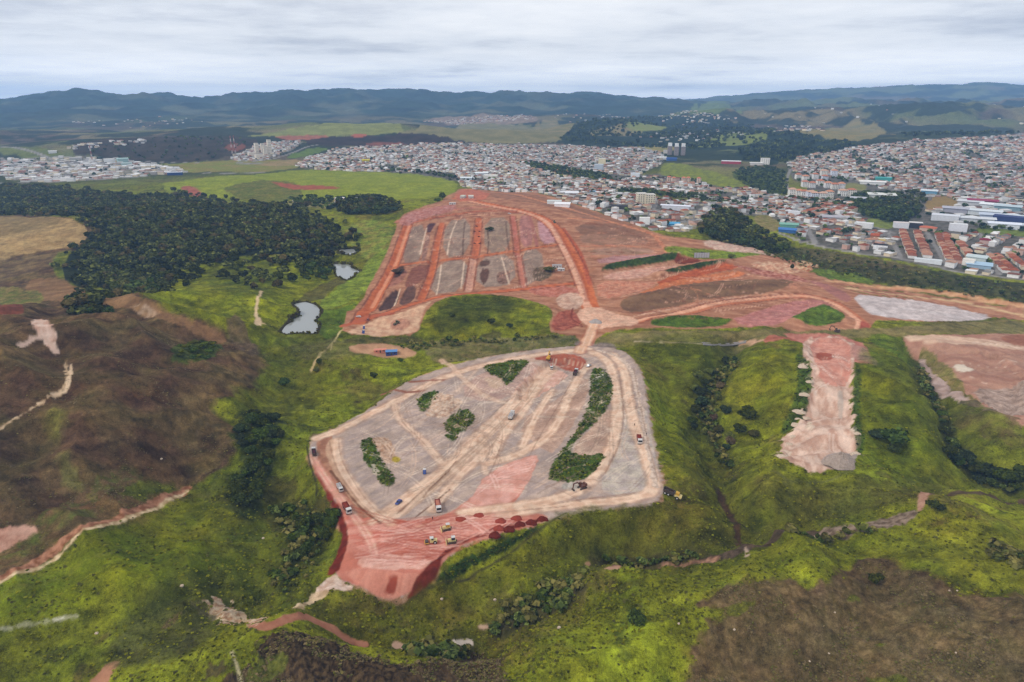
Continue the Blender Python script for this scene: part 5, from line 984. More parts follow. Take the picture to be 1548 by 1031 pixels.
for i in order:
    x, y, fw, dp, rt = HSA[i]; pal = HS[i][5]
    rk, rc = pick(RN, pal); wk, wc = pick(WN, [5,3,2,2]); h = random.choices([3.2,3.6,5.8,6.4],[3,3,2,1])[0]; kind = random.choices(['gable','hipped','sloping','flat'],[3,4,2,2] if rk in ('orange','faded orange','brown') else [1,1,3,3])[0]
    if NIND < 296-NH and inview(x, y):
        lm = min(LMK, key=lambda l: (l[1]-x)**2+(l[2]-y)**2); todo.append((x, y, hz[i], fw, dp, rt, rk, rc, wk, wc, h, kind, lm)); NIND += 1; continue
    rh = 2.0 if kind in ('gable','hipped') else (.7 if kind == 'sloping' else .3)
    c, s = math.cos(rt), math.sin(rt)
    B = np.array([(-.5,-.5),(.5,-.5),(.5,.5),(-.5,.5)])*[fw, dp]; ridge = np.array([(-.28,0),(.28,0)] if kind == 'hipped' else [(-.5,0),(.5,0)])*[fw, dp]
    if kind in ('sloping','flat'): ridge = np.array([(-.5,.5),(.5,.5)])*[fw, dp]*[1,.99]
    XY = np.concatenate([B, B, B*1.06, ridge]); X2 = XY[:,0]*c-XY[:,1]*s+x; Y2 = XY[:,0]*s+XY[:,1]*c+y; Z2 = hz[i]+np.array([-2]*4+[h]*4+[h+.01]*4+[h+rh]*2)
    Vs.append(np.stack([X2, Y2, Z2], 1)); Qs.append(np.array([(0,1,5,4),(1,2,6,5),(2,3,7,6),(3,0,4,7),(8,9,13,12),(10,11,12,13)])+off); Ts.append(np.array([(9,10,13),(11,8,12)])+off); off += 14
    A = np.ones((14, 4)); A[:8,:3] = lin(wc)*random.uniform(.7,1.15); A[8:,:3] = lin(rc)*random.uniform(.6,1.12); As.append(A)
todo.sort(key=lambda t: (t[0]-t[12][1])**2+(t[1]-t[12][2])**2)
KN = {'gable':'gabled','hipped':'hipped','sloping':'sloping','flat':'flat'}
for x, y, z, fw, dp, rt, rk, rc, wk, wc, h, kind, lm in todo:
    sz = 'low' if h < 5 else 'tall'; key = (sz, wk, rk, kind, lm[0]); cnt[key] = cnt.get(key, 0)+1; n = cnt[key]
    house((x, y, z), fw, dp, h, 2.0 if kind in ('gable','hipped') else .8, rt, kind, wc, rc, 'house', f'{sz} {wk} house, {rk} {KN[kind]} roof, '+('nearest' if n == 1 else ordn(n)+' nearest')+f' to {lm[0]}', 'house', 'houses of the near town')
me = mesh_np('town_houses', np.concatenate(Vs), np.concatenate(Qs), np.concatenate(Ts), [MATT], False, np.concatenate(As))
tag(link('town_houses', me), 'thousands of small far houses with grey, white and orange roofs', 'houses', kind='stuff'); print('houses', NH, NIND, len(Vs), 'trees', NTREE)
# street trees between the far houses
k = RNG.choice(len(HSA), min(3200, len(HSA)), replace=False); p = np.stack([HSA[k,0]+RNG.normal(size=len(k))*5, HSA[k,1]+7, hz[k]], 1); g = np.array(GAP); g = g[cls_at(g[:,0], g[:,1]) == 6]; p = np.concatenate([p, np.stack([g[:,0], g[:,1], ground(g[:,0], g[:,1])], 1)])
stuff('street_trees', 'small dark trees scattered between the town houses', 'trees', [p], (4.5,10), (.7,1.0), ['dark','wood','blue'], 22, .42, 12, 3)
# ------------------------------------------------------------------ machines, cabins and other things on the site
class MB:
    def __init__(s): s.V = []; s.F = []
    def box(s, x0, x1, y0, y1, z0, z1, tx=0, ty=0):
        """box; tx, ty shrink the top"""
        o = len(s.V); s.V += [(x0,y0,z0),(x1,y0,z0),(x1,y1,z0),(x0,y1,z0),(x0+tx,y0+ty,z1),(x1-tx,y0+ty,z1),(x1-tx,y1-ty,z1),(x0+tx,y1-ty,z1)]
        s.F += [tuple(o+i for i in f) for f in ((0,3,2,1),(4,5,6,7),(0,1,5,4),(1,2,6,5),(2,3,7,6),(3,0,4,7))]; return s
    def prism(s, prof, y0, y1):
        """outline in x,z pulled from y0 to y1"""
        o = len(s.V); n = len(prof); s.V += [(x,y0,z) for x, z in prof]+[(x,y1,z) for x, z in prof]
        s.F += [tuple(o+i for i in range(n)), tuple(o+n+i for i in reversed(range(n)))]+[(o+i, o+n+i, o+n+(i+1) % n, o+(i+1) % n) for i in range(n)]; return s
    def cyl(s, c, r, y0, y1, n=14, axis='y'):
        o = len(s.V)
        for q in (y0, y1):
            for i in range(n):
                t = 6.28318*i/n; a, b_ = c[0]+r*math.cos(t), c[1]+r*math.sin(t)
                s.V.append((a, q, b_) if axis == 'y' else ((a, b_, q) if axis == 'z' else (q, a, b_)))
        s.F += [tuple(o+i for i in range(n)), tuple(o+n+i for i in reversed(range(n)))]+[(o+i, o+n+i, o+n+(i+1) % n, o+(i+1) % n) for i in range(n)]; return s
    def tube(s, a, b_, r, n=8):
        a, b_ = Vector(a), Vector(b_); d = (b_-a).normalized(); u = d.orthogonal().normalized(); w = d.cross(u); o = len(s.V)
        for p in (a, b_):
            for i in range(n): t = 6.28318*i/n; s.V.append(tuple(p+u*math.cos(t)*r+w*math.sin(t)*r))
        s.F += [tuple(o+i for i in range(n)), tuple(o+n+i for i in reversed(range(n)))]+[(o+i, o+(i+1) % n, o+n+(i+1) % n, o+n+i) for i in range(n)]; return s
    def build(s, name, m, parent=None, bev=.0):
        me = D.meshes.new(name); me.from_pydata(s.V, [], s.F); me.materials.append(m); o = link(name, me, parent)
        import bmesh
        bm = bmesh.new(); bm.from_mesh(me); bmesh.ops.recalc_face_normals(bm, faces=bm.faces[:])
        if bev: bmesh.ops.bevel(bm, geom=bm.edges[:], offset=bev, segments=1, affect='EDGES')
        bm.to_mesh(me); bm.free(); return o
def paintm(name, rgb, rough=.45):
    m = mat(name, rough=rough, spec=.35); geo = nd(m, 'ShaderNodeNewGeometry'); f = noise(m, geo.outputs['Position'], 1.6, 4, .7)
    mx = nd(m, 'ShaderNodeMix', data_type='RGBA'); mx.inputs[6].default_value = (*lin(rgb), 1); mx.inputs[7].default_value = (*(lin(rgb)*.35+lin('9a7058')*.5), 1)
    ln(m, mathn(m, 'MULTIPLY', mathn(m, 'SUBTRACT', f, .40, True), 2.2, True), mx.inputs[0]); ln(m, mx.outputs[2], m.node_tree.nodes['Principled BSDF'].inputs['Base Color']); return m
PW = paintm('white_paint', 'd2d0cd'); PY = paintm('yellow_paint', 'd9a838'); PC = paintm('pale_yellow_paint', 'dcc888'); PR = paintm('red_paint', '8c3a30'); PB = paintm('blue_paint', '22428a'); PBL = paintm('tarp_blue', '4a8cc8', .7); PO = paintm('salmon_sheet', 'd98a74', .7)
RUB = mat('tyre_rubber', '1c1b1b', .9, .1); STEEL = paintm('dark_steel', '3c3836'); GLS = mat('vehicle_glass', '10161c', .1, .6); SOILR = mat('red_soil_load', '7c3426', .95, .05); SOILP = mat('dusty_load', 'b0705c', .95, .05); PURP = mat('dark_load', '4a2a30', .95, .05); GREY = paintm('grey_concrete', 'a5a2a4', .9); DKB = paintm('navy_paint', '2a3448'); SKN = mat('brown_skin', '8a6048', .7, .2); CLO = mat('dark_work_clothes', '25242a', .9, .1)
def root_at(name, f, r_, label, cat, group=None, dz=0.0):
    """Empty at a thing's base; x axis from the rear pixel r_ to the front pixel f"""
    a = at(*f)[0]; b_ = at(*r_)[0]; p = (a+b_)/2; o = D.objects.new(name, None); COL.objects.link(o); th = math.atan2(a[1]-b_[1], a[0]-b_[0])
    L = 4.0; q = np.array([[p[0]+math.cos(th)*k, p[1]+math.sin(th)*k] for k in (-L/2, L/2)]); g = ground(q[:,0], q[:,1])
    p[2] = (g[0]+g[1])/2+dz; o.location = p; o.rotation_euler = (0, -math.atan2(g[1]-g[0], L), th); tag(o, label, cat, group); return o
def wheels(o, xs, yw, r, w=.32):
    for x in xs:
        for s in (-1, 1):
            t = MB().cyl((x, r), r, s*yw-w/2, s*yw+w/2).build('wheel', RUB, o); MB().cyl((x, r), r*.5, s*(yw+w/2)-.03, s*(yw+w/2)+.03, 10).build('rim', PW, t)
def dump_truck(f, r_, label, cab=PW, body=PR, load=SOILR, scale=1.0, group='dump trucks on the lower terrace', name='dump_truck'):
    o = root_at(name, f, r_, label, 'truck', group); o.scale = (scale,)*3
    MB().box(-4.1,4.0,-.5,.5,.75,1.1).build('chassis', STEEL, o)
    c = MB().prism([(2.1,.8),(4.2,.8),(4.25,1.7),(4.0,2.95),(2.1,3.05)], -1.2, 1.2).build('cab', cab, o, .06)
    MB().prism([(4.2,1.85),(4.27,1.85),(4.07,2.75),(4.0,2.75)], -1.05, 1.05).build('windscreen', GLS, c)
    for s in (-1, 1):
        MB().box(2.7,3.8,s*1.21-.02,s*1.21+.02,1.85,2.65).build('side_window', GLS, c); MB().box(4.2,4.28,s*.85-.18,s*.85+.18,1.05,1.3).build('headlight', PW, c)
    d = MB().box(-4.2,1.8,-1.25,1.25,1.15,1.35).box(-4.2,1.8,-1.25,-1.13,1.35,2.5).box(-4.2,1.8,1.13,1.25,1.35,2.5).box(1.66,1.8,-1.13,1.13,1.35,2.7).box(-4.2,-4.08,-1.13,1.13,1.35,2.4)
    for i in range(5): d.box(-3.9+i*1.3,-3.8+i*1.3,-1.31,1.31,1.3,2.45)
    d.build('dump_body', body, o)
    V = []; n = 10; m = 5
    mb = MB()
    for i in range(n+1):
        for j in range(m+1):
            u, v = i/n, j/m; mb.V.append((-4.07+u*5.72, -1.12+v*2.24, 2.05+.75*math.sin(math.pi*u)**.6*math.sin(math.pi*v)**.6+random.uniform(-.07,.07)))
    mb.F += [(i*(m+1)+j, (i+1)*(m+1)+j, (i+1)*(m+1)+j+1, i*(m+1)+j+1) for i in range(n) for j in range(m)]
    mb.build('load', load, o); wheels(o, (-3.1,-1.85,3.1), 1.05, .52); return o
dump_truck((664,777),(661,760),'white cabbed dump truck with a dusty pink load on the pale track', PW, PR, SOILP)
dump_truck((529,779),(521,765),'white cabbed dump truck with a dark red load on the left haul road', PW, PR, SOILR)
dump_truck((968,675),(965,660),'white cabbed dump truck with a red load on the right perimeter track', PW, PR, SOILR)
dump_truck((777,623),(769,639),'white dump truck with an empty looking grey bed on the central track', PW, PW, GREY)
dump_truck((873,561),(867,572),'white cabbed dump truck with a dark purple load near the round green island', PW, STEEL, PURP)
dump_truck((834,562),(833,549),'white dump truck being loaded under the yellow excavator', PW, PW, SOILP, .85)
dump_truck((517,746),(511,734),'small white truck with a pale bed above the dark red load truck', PW, PW, GREY, .8)
dump_truck((474,680),(476,692),'white truck at the upper left corner of the red bank', PW, STEEL, PURP, .85)
def articulated_truck(f, r_, label):
    o = root_at('articulated_dump_truck', f, r_, label, 'truck'); 
    MB().box(.9,4.6,-1.2,1.2,1.0,2.0).build('front_frame', PC, o, .08); c = MB().prism([(1.2,2.0),(3.1,2.0),(3.0,3.3),(1.3,3.3)], -.9, .9).build('cab', PY, o, .05)
    MB().prism([(3.08,2.15),(3.14,2.15),(3.06,3.15),(3.0,3.15)], -.75, .75).build('windscreen', GLS, c); MB().box(3.2,4.6,-.8,.8,2.0,2.5,.1,.1).build('bonnet', PC, o)
    MB().prism([(-4.9,2.3),(-4.4,1.3),(.5,1.3),(.9,3.0),(.75,3.0),(.3,1.55),(-4.3,1.55),(-4.75,2.4)], -1.4, 1.4).box(-4.6,.6,-1.5,-1.38,1.4,2.8).box(-4.6,.6,1.38,1.5,1.4,2.8).build('dump_body', STEEL, o)
    wheels(o, (-3.4,-1.7,2.7), 1.25, .8, .55); return o
articulated_truck((1027,756),(1003,744),'yellow cabbed dump truck with a dark body on the grass at the terrace corner')
def excavator(f, r_, label, paint, group=None, arm=1):
    o = root_at('excavator', f, r_, label, 'excavator', group)
    for s in (-1, 1):
        MB().prism([(-2.0,.15),(-1.6,0),(1.6,0),(2.0,.15),(2.1,.5),(1.7,.9),(-1.7,.9),(-2.1,.5)], s*1.2-.3, s*1.2+.3).build('track', STEEL, o)
    MB().box(-.8,.8,-.9,.9,.6,1.1).build('undercarriage', STEEL, o); h = MB().box(-2.2,1.2,-1.3,1.3,1.1,2.0).box(-2.3,-1.0,-1.25,1.25,1.9,2.5,.15,.1).build('house', paint, o, .06)
    c = MB().prism([(.0,2.0),(1.4,1.6),(1.35,2.5),(1.1,3.1),(.0,3.1)], -1.25, -.25).build('cab', paint, o, .04); MB().prism([(1.38,1.8),(1.43,1.8),(1.38,2.5),(1.16,3.0),(1.11,3.0)], -1.15, -.35).build('windscreen', GLS, c)
    bm_ = MB().prism([(.9,1.7),(1.3,1.6),(3.2,4.1),(5.3,4.3),(5.3,4.7),(2.9,4.65)], .1, .55).build('boom', paint, o)
    MB().prism([(5.0,4.75),(5.6,4.65),(6.1,1.9),(5.75,1.8)], .15, .5).build('stick', paint, o); MB().prism([(5.6,1.9),(6.2,1.9),(6.3,1.2),(5.6,.5),(4.9,.7),(5.2,1.2)], -.25, .9).build('bucket', STEEL, o); return o
excavator((831,540),(827,548),'yellow excavator digging at the red face above the white truck', PY)
excavator((872,742),(888,735),'dark brown excavator on the haul road below the large green island', paintm('rusty_paint','5a3428'))
excavator((1258,500),(1272,503),'dark excavator at the head of the pale ridge cutting', STEEL)
def roller(f, r_, label):
    o = root_at('soil_roller', f, r_, label, 'roller'); MB().cyl((1.9,.75), .75, -1.05, 1.05, 18).build('drum', STEEL, o); MB().box(.9,2.9,-1.25,-1.1,.55,.95).box(.9,2.9,1.1,1.25,.55,.95).box(2.7,2.9,-1.1,1.1,.55,.95).build('drum_frame', PY, o)
    MB().box(-2.6,.5,-.9,.9,.7,1.6,.05,.05).box(-2.6,-1.0,-.85,.85,1.55,1.95,.1,.1).build('body', PC, o, .05); wheels(o, (-1.6,), 1.0, .75, .5)
    p = MB()
    for x in (-.9,.4):
        for y in (-.7,.7): p.tube((x,y,1.5),(x,y,2.75),.05)
    p.build('canopy_frame', STEEL, o); MB().box(-1.1,.6,-.9,.9,2.75,2.9).build('canopy', PW, o, .03); MB().box(-.7,-.1,-.35,.35,1.6,2.2).build('seat', RUB, o); return o
roller((643,822),(661,820),'pale yellow roller with a white canopy on the red apron')
def bulldozer(f, r_, label, cabm, paint=PC):
    o = root_at('bulldozer', f, r_, label, 'bulldozer')
    for s in (-1, 1): MB().prism([(-1.8,.3),(-1.5,0),(1.3,0),(1.6,.3),(1.5,.8),(-1.3,1.0),(-1.8,.7)], s*1.0-.28, s*1.0+.28).build('track', STEEL, o)
    MB().box(-1.8,1.7,-.7,.7,.6,1.5).box(.1,1.7,-.6,.6,1.5,1.95,.1,.05).build('body', paint, o, .05); c = MB().box(-1.4,.1,-.75,.75,1.5,2.8,.06,.06).build('cab', cabm, o, .04)
    MB().box(.08,.12,-.6,.6,1.8,2.6).build('windscreen', GLS, c); MB().box(-1.5,.2,-.85,.85,2.8,2.92).build('cab_roof', PW if cabm is not GLS else DKB, o)
    MB().prism([(2.3,.05),(2.55,.0),(2.45,.7),(2.6,1.3),(2.35,1.25),(2.2,.7)], -1.7, 1.7).build('blade', paint, o); MB().box(1.0,2.3,-1.3,-1.15,.4,.6).box(1.0,2.3,1.15,1.3,.4,.6).build('push_arm', STEEL, o); MB().box(-2.3,-1.8,-.15,.15,.3,1.2).build('ripper', STEEL, o); return o
bulldozer((667,802),(683,799),'yellow bulldozer with a cream roof, upper one on the red apron', PY); bulldozer((675,821),(691,819),'yellow bulldozer with a dark glazed cab at the edge of the dark red bank', DKB)
def car(f, r_, label, paint, pickup=False, name='car', cat='car'):
    o = root_at(name, f, r_, label, cat)
    if pickup:
        MB().prism([(-2.5,.45),(2.5,.45),(2.55,.95),(1.3,1.1),(-2.5,1.05)], -.88, .88).build('body', paint, o, .04); c = MB().prism([(-.7,1.08),(1.3,1.08),(.8,1.75),(-.55,1.8)], -.78, .78).build('cabin', paint, o, .03); MB().box(-2.4,-.8,-.72,.72,1.04,1.12).build('load_bed', STEEL, o)
        gx = [(1.24,1.15),(1.34,1.15),(.86,1.72),(.78,1.72)]
    else:
        MB().prism([(-2.1,.4),(2.1,.4),(2.15,.8),(1.0,1.0),(-2.1,1.0)], -.84, .84).build('body', paint, o, .05); c = MB().prism([(-1.9,.98),(1.0,.98),(.4,1.5),(-1.5,1.5)], -.75, .75).build('cabin', paint, o, .04); gx = [(.95,1.02),(1.04,1.02),(.46,1.46),(.38,1.46)]
    MB().prism(gx, -.66, .66).build('windscreen', GLS, c)
    for s in (-1, 1): MB().box(-1.3 if not pickup else -.4, .3 if not pickup else .7, s*.77-.02, s*.77+.02, 1.08, 1.4 if not pickup else 1.62).build('side_window', GLS, c); MB().box(2.08 if not pickup else 2.5, 2.16 if not pickup else 2.57, s*.6-.15, s*.6+.15, .65, .82).build('headlight', PW, o)
    wheels(o, (-1.35, 1.4), .76, .34, .22); return o
car((598,765),(607,757),'dark blue car parked on the grey ground at the tip of the terrace', PB)
car((887,556),(893,552),'silver pickup with a dark bed beside the top of the green island', paintm('silver_paint','c4c8cc'), True, 'pickup_truck', 'pickup')
car((538,479),(546,480),'white car at the foot of the left orange haul road', PW); car((555,487),(557,481),'red and white van on the corner below the dark plots', PR); car((774,324),(766,323),'white van parked on the road along the top of the plots', PW, False, 'van', 'van')
def wheel_loader(f, r_, label, paint):
    o = root_at('wheel_loader', f, r_, label, 'loader'); MB().box(-2.6,.4,-1.0,1.0,.8,1.8,.05,.05).build('body', paint, o, .05); c = MB().box(-.9,.4,-.7,.7,1.8,3.0,.08,.08).build('cab', GLS, o); MB().box(-1.0,.5,-.8,.8,3.0,3.12).build('cab_roof', paint, c)
    MB().prism([(.2,1.4),(2.6,.8),(2.7,1.1),(.3,1.8)], -.6, .6).build('lift_arm', paint, o); MB().prism([(2.5,.2),(3.6,.15),(3.5,.4),(2.8,.5),(2.7,1.3),(2.5,1.2)], -1.3, 1.3).build('bucket', STEEL, o); wheels(o, (-1.6,1.4), 1.0, .7, .5); return o
wheel_loader((840,339),(836,334),'small green loader on the orange haul road above the plots', paintm('green_paint','3c5a30')); wheel_loader((595,492),(605,487),'loader with a white roof and green front on the pale sand slope', paintm('olive_paint','5a5c34'))
# -- cabins, toilets, sheds
def toilet(px, py, label, paint=PB):
    o = root_at('portable_toilet', (px+3,py), (px-3,py), label, 'portable toilet'); MB().box(-.6,.6,-.6,.6,.05,2.2).build('cabin', paint, o, .03); MB().box(-.63,.63,-.63,.63,2.2,2.38,.18,.18).build('roof', PW, o)
    d = MB().box(-.45,.45,-.64,-.6,.15,2.05).build('door', paintm('light_blue_paint','3a66b4'), o); MB().box(.28,.36,-.68,-.64,1.0,1.15).build('handle', STEEL, d); MB().cyl((.45,.45), .05, 2.2, 2.7, 8, 'z').build('vent_pipe', GREY, o); o.scale = (1.3,1.3,1.2); return o
toilet(642,716,'blue portable toilet with a white roof alone on the grey terrace'); toilet(550,497,'blue cabin with a white roof, upper of the two beside the pale sand slope'); toilet(549,504,'blue cabin, lower of the two beside the pale sand slope')
def shed(px, py, w, d, h, label, wall, roof, name='site_shed', rot=0.0, rh=.5, door=True):
    p = at(px, py)[0]; o = D.objects.new(name, None); COL.objects.link(o); o.location = p; o.rotation_euler = (0,0,rot-math.atan2(p[0], p[1])); tag(o, label, 'cabin' if 'cabin' in name else 'shed')
    MB().box(-w/2,w/2,-d/2,d/2,-.5,h).build('wall', wall, o); MB().prism([(-d/2-.3,h),(d/2+.3,h),(0,h+rh)], -w/2-.25, w/2+.25).build('roof', roof, o).rotation_euler = (0,0,math.pi/2)
    if door: MB().box(-.5,.5,-d/2-.05,-d/2,0,2).build('door', STEEL, o)
    for x in (-w*.3, w*.3): MB().box(x-.5,x+.5,-d/2-.04,-d/2,1.1,1.9).build('window', GLS, o)
    return o
shed(592,535,8.5,5,2.6,'shed with a light blue roof on the tan yard', PB, PBL, rot=-.05); shed(575,532,9,4,2.2,'long low shed with a salmon roof touching the blue roofed shed', PO, PO)
shed(700,299,7,16,3.5,'white and green roofed cabin, left of the pair at the site top', PW, paintm('pale_green_roof','c6cdb8'), 'site_cabin', -.2); shed(712,299,8,15,3.5,'white and green roofed cabin, right of the pair at the site top', PW, paintm('pale_green_roof_light','d6d8c8'), 'site_cabin', 0)
shed(842,404,10,5,2.8,'white site cabin with a grey roof beside the scrub mound', PW, GREY, 'site_cabin', .1); shed(848,409,7,4,2.4,'smaller white cabin in front of the grey roofed site cabin', PW, PW, 'site_cabin', .1); shed(684,309,10,4,2.5,'low white cabin on the left edge of the site top', PW, PW, 'site_cabin')
shed(482,306,9,6,2.8,'white farm shed beside the grove left of the site', PW, GREY, 'farm_shed'); shed(447,305,10,7,3,'grey roofed farm shed at the edge of the left wood', GREY, paintm('pale_sheet','c8c6c4'), 'farm_shed')
# -- panel fence
p0, p1 = at(1049,390)[0], at(1072,391)[0]; o = D.objects.new('panel_fence', None); COL.objects.link(o); o.location = p0; th = math.atan2(p1[1]-p0[1], p1[0]-p0[0]); o.rotation_euler = (0,0,th); tag(o, 'tall grey panel fence among bushes on the upper site', 'fence')
L = float(np.hypot(*(p1-p0)[:2])); n = 6
for i in range(n): MB().box(i*L/n+.15,(i+1)*L/n-.15,-.06,.06,.3,6.2).build('panel', paintm('panel_grey','b4b6bc') if i == 0 else D.materials['panel_grey'], o)
for i in range(n+1): MB().box(i*L/n-.12,i*L/n+.12,.07,.25,-.5,6.4).build('post', STEEL, o)
# -- concrete channel
cp = at(*np.array([(1062,520),(1075,521),(1090,522),(1105,521),(1118,519),(1128,517)]).T); mb = MB()
for i in range(len(cp)-1):
    a, b_ = cp[i], cp[i+1]; d = (b_-a)[:2]; d /= np.linalg.norm(d); nn = np.array([-d[1], d[0]])
    for s0, s1, h0, h1 in ((-1.6,-1.2,-.3,1.0),(1.2,1.6,-.3,1.0),(-1.2,1.2,-.3,.15)):
        q = len(mb.V)
        for pt in (a, b_):
            for s, h in ((s0,h0),(s1,h0),(s1,h1),(s0,h1)): mb.V.append((pt[0]+nn[0]*s, pt[1]+nn[1]*s, pt[2]+h))
        mb.F += [tuple(q+k for k in f) for f in ((0,1,2,3),(7,6,5,4),(0,4,5,1),(1,5,6,2),(2,6,7,3),(3,7,4,0))]
tag(mb.build('drainage_channel', GREY), 'grey concrete drainage channel at the head of the gully', 'channel')
# -- heaps of soil, gravel
def mound(px, py, w, h, m, label, cat='soil heap', group=None, name='soil_mound', d=None):
    p = at(px, py)[0]; r = random.Random(px*7+py); n, k = 22, 7; V = [(0,0,h)]; d = d or w*.8; ph = r.random()*6
    for j in range(1, k+1):
        t = j/k
        for i in range(n):
            a = 6.28318*i/n; rr = t*(1+.10*math.sin(3*a+ph)+.07*math.sin(5*a+ph*2)+.05*r.uniform(-1,1)); V.append((w/2*rr*math.cos(a), d/2*rr*math.sin(a), h*(1-t)**.85*(1+.12*r.uniform(-1,1))-(.4 if j == k else 0)))
    Fc = [(0,1+i,1+(i+1) % n) for i in range(n)]+[(1+(j-1)*n+i, 1+j*n+i, 1+j*n+(i+1) % n, 1+(j-1)*n+(i+1) % n) for j in range(1,k) for i in range(n)]
    me = D.meshes.new(name); me.from_pydata(V, [], Fc); me.materials.append(m); o = link(name, me, None, tuple(p)); return tag(o, label, cat, group)
def soilmat(name, a, b_):
    m = mat(name, rough=.95, spec=.03); geo = nd(m, 'ShaderNodeNewGeometry'); mx = nd(m, 'ShaderNodeMix', data_type='RGBA'); mx.inputs[6].default_value = (*lin(a),1); mx.inputs[7].default_value = (*lin(b_),1)
    f = noise(m, geo.outputs['Position'], 1.3, 5, .75); ln(m, mathn(m, 'ADD', mathn(m, 'MULTIPLY', mathn(m, 'SUBTRACT', f, .5), 3), .5, True), mx.inputs[0]); ln(m, mx.outputs[2], m.node_tree.nodes['Principled BSDF'].inputs['Base Color'])
    bp = nd(m, 'ShaderNodeBump'); bp.inputs['Strength'].default_value = .5; bp.inputs['Distance'].default_value = .5; ln(m, f, bp.inputs['Height']); ln(m, bp.outputs[0], m.node_tree.nodes['Principled BSDF'].inputs['Normal']); return m
SD = soilmat('dark_red_soil', '5e241b', '702e22'); SL = soilmat('light_red_soil', '9c4838', '8c3e30'); SG = soilmat('pale_gravel', 'b4aaa4', '968d88'); SP = soilmat('pale_rock', 'd6c4b0', 'b09880'); SDK = soilmat('mud_brown', '4a2a22', '5c362a')
GM = 'soil heaps tipped along the red bank'
for x, y, m, l in ((757,788,SL,'flat lighter red soil heap, farthest left of the back row'),(781,784,SL,'lighter red soil heap behind the dark heaps'),(786,793,SD,'dark red soil heap in front of the lighter back heap'),(803,790,SD,'dark red soil heap second from the right end of the row'),(820,785,SD,'dark red soil heap at the right end of the row'),(754,799,SL,'lighter red soil heap at the left of the front row'),(769,800,SD,'dark red soil heap in the middle of the front row'),(748,809,SD,'dark red soil heap lowest on the edge of the bank')):
    mound(x, y, 5.6, 1.7, m, l, group=GM)
mound(696,785,5.5,.9,SL,'flattened red soil heap above the bulldozers'); mound(724,779,5.5,.6,SL,'faint flattened soil heap beside the white track')
mound(900,487,12,3.2,SG,'grey gravel heap at the haul road junction','gravel heap',name='gravel_mound'); mound(1270,700,17,6.5,soilmat('warm_gravel', 'b09e92', '8e7f74'),'grey cone of gravel at the end of the pale cutting','gravel heap',name='gravel_mound',d=13)
for i, (x, y) in enumerate(((717,350),(725,350),(717,368),(726,368),(720,342),(724,358))): mound(x, y, 4, 1.2, SDK, 'small dark soil heap beside the orange road between plots', group='small heaps along the orange plot road')
RK = [(1215,554,8),(1224,577,5),(1216,596,7),(1210,622,9),(1219,632,5),(1204,642,7),(1207,634,5),(1192,672,7),(1184,690,6),(1294,686,6),(1296,655,4),(1225,640,4),(1200,660,5)]
for i, (x, y, w) in enumerate(RK): mound(x, y, w, 1.0, SP, 'pale tipped rubble heap on the left lip of the ridge cutting' if x < 1250 else 'pale tipped rubble heap on the right lip of the ridge cutting', 'rubble heap', 'rubble heaps along the ridge cutting', 'rubble_mound')
# -- boulders
def boulder(px, py, s, label, group):
    p = at(px, py)[0]; r = random.Random(px+py*3); import bmesh
    bm = bmesh.new(); bmesh.ops.create_icosphere(bm, subdivisions=2, radius=s/2)
    for v in bm.verts: v.co *= 1+r.uniform(-.22,.22); v.co.z *= .7
    me = D.meshes.new('boulder'); bm.to_mesh(me); bm.free(); me.materials.append(SP); tag(link('boulder', me, None, tuple(p+np.array([0,0,s*.15]))), label, 'rock', group)
for x, y, s, l in ((845,950,1.6,'white boulder on the green slope left of the lone round tree'),(1110,952,.9,'small white boulder at the tip of the near burnt hill'),(1026,943,.9,'small pale boulder right of the lone round tree'),(668,906,1.4,'white boulder on the grass below the red bank'),(748,907,1.3,'white boulder beside the dark scrub by the stream'),(275,886,1.4,'white boulder at the edge of the lower left meadow'),(146,958,1.2,'white boulder alone in the lower left meadow'),(398,814,1.3,'pale boulder in the bright meadow beside the dark hollow'),(244,694,1.3,'white boulder on the left brown hill')):
    boulder(x, y, s, l, None)
for x, y in ((1262,926),(1253,988),(1224,1000),(1445,987),(1435,893),(1447,893)): boulder(x, y, .7, 'small white stone lying on the near burnt brown hill', 'white stones on the near burnt hill')
# -- radio masts
def mast(px, py, h, label):
    p = at(px, py)[0]; o = D.objects.new('radio_mast', None); COL.objects.link(o); o.location = p; tag(o, label, 'mast', 'red and white radio masts')
    mw = [paintm('mast_white','d8d0cc'), paintm('mast_red','a05048')]
    for k in range(6):
        z0, z1 = h*k/6, h*(k+1)/6; w0, w1 = 1.6*(1-.6*k/6), 1.6*(1-.6*(k+1)/6); mb = MB(); cs = ((-1,-1),(1,-1),(1,1),(-1,1))
        for i in range(4):
            a, b_ = cs[i], cs[(i+1) % 4]; mb.tube((a[0]*w0,a[1]*w0,z0),(a[0]*w1,a[1]*w1,z1),.28,5); mb.tube((a[0]*w0,a[1]*w0,z0),(b_[0]*w1,b_[1]*w1,z1),.16,4); mb.tube((a[0]*w1,a[1]*w1,z1),(b_[0]*w1,b_[1]*w1,z1),.16,4)
        mb.build('lattice_section', mw[k % 2], o)
mast(351,232,55,'red and white lattice radio mast, left of the pair by the cream towers'); mast(356,232,56,'red and white lattice radio mast, right of the pair by the cream towers'); mast(140,245,48,'lattice mast standing alone against the dark hill on the left')
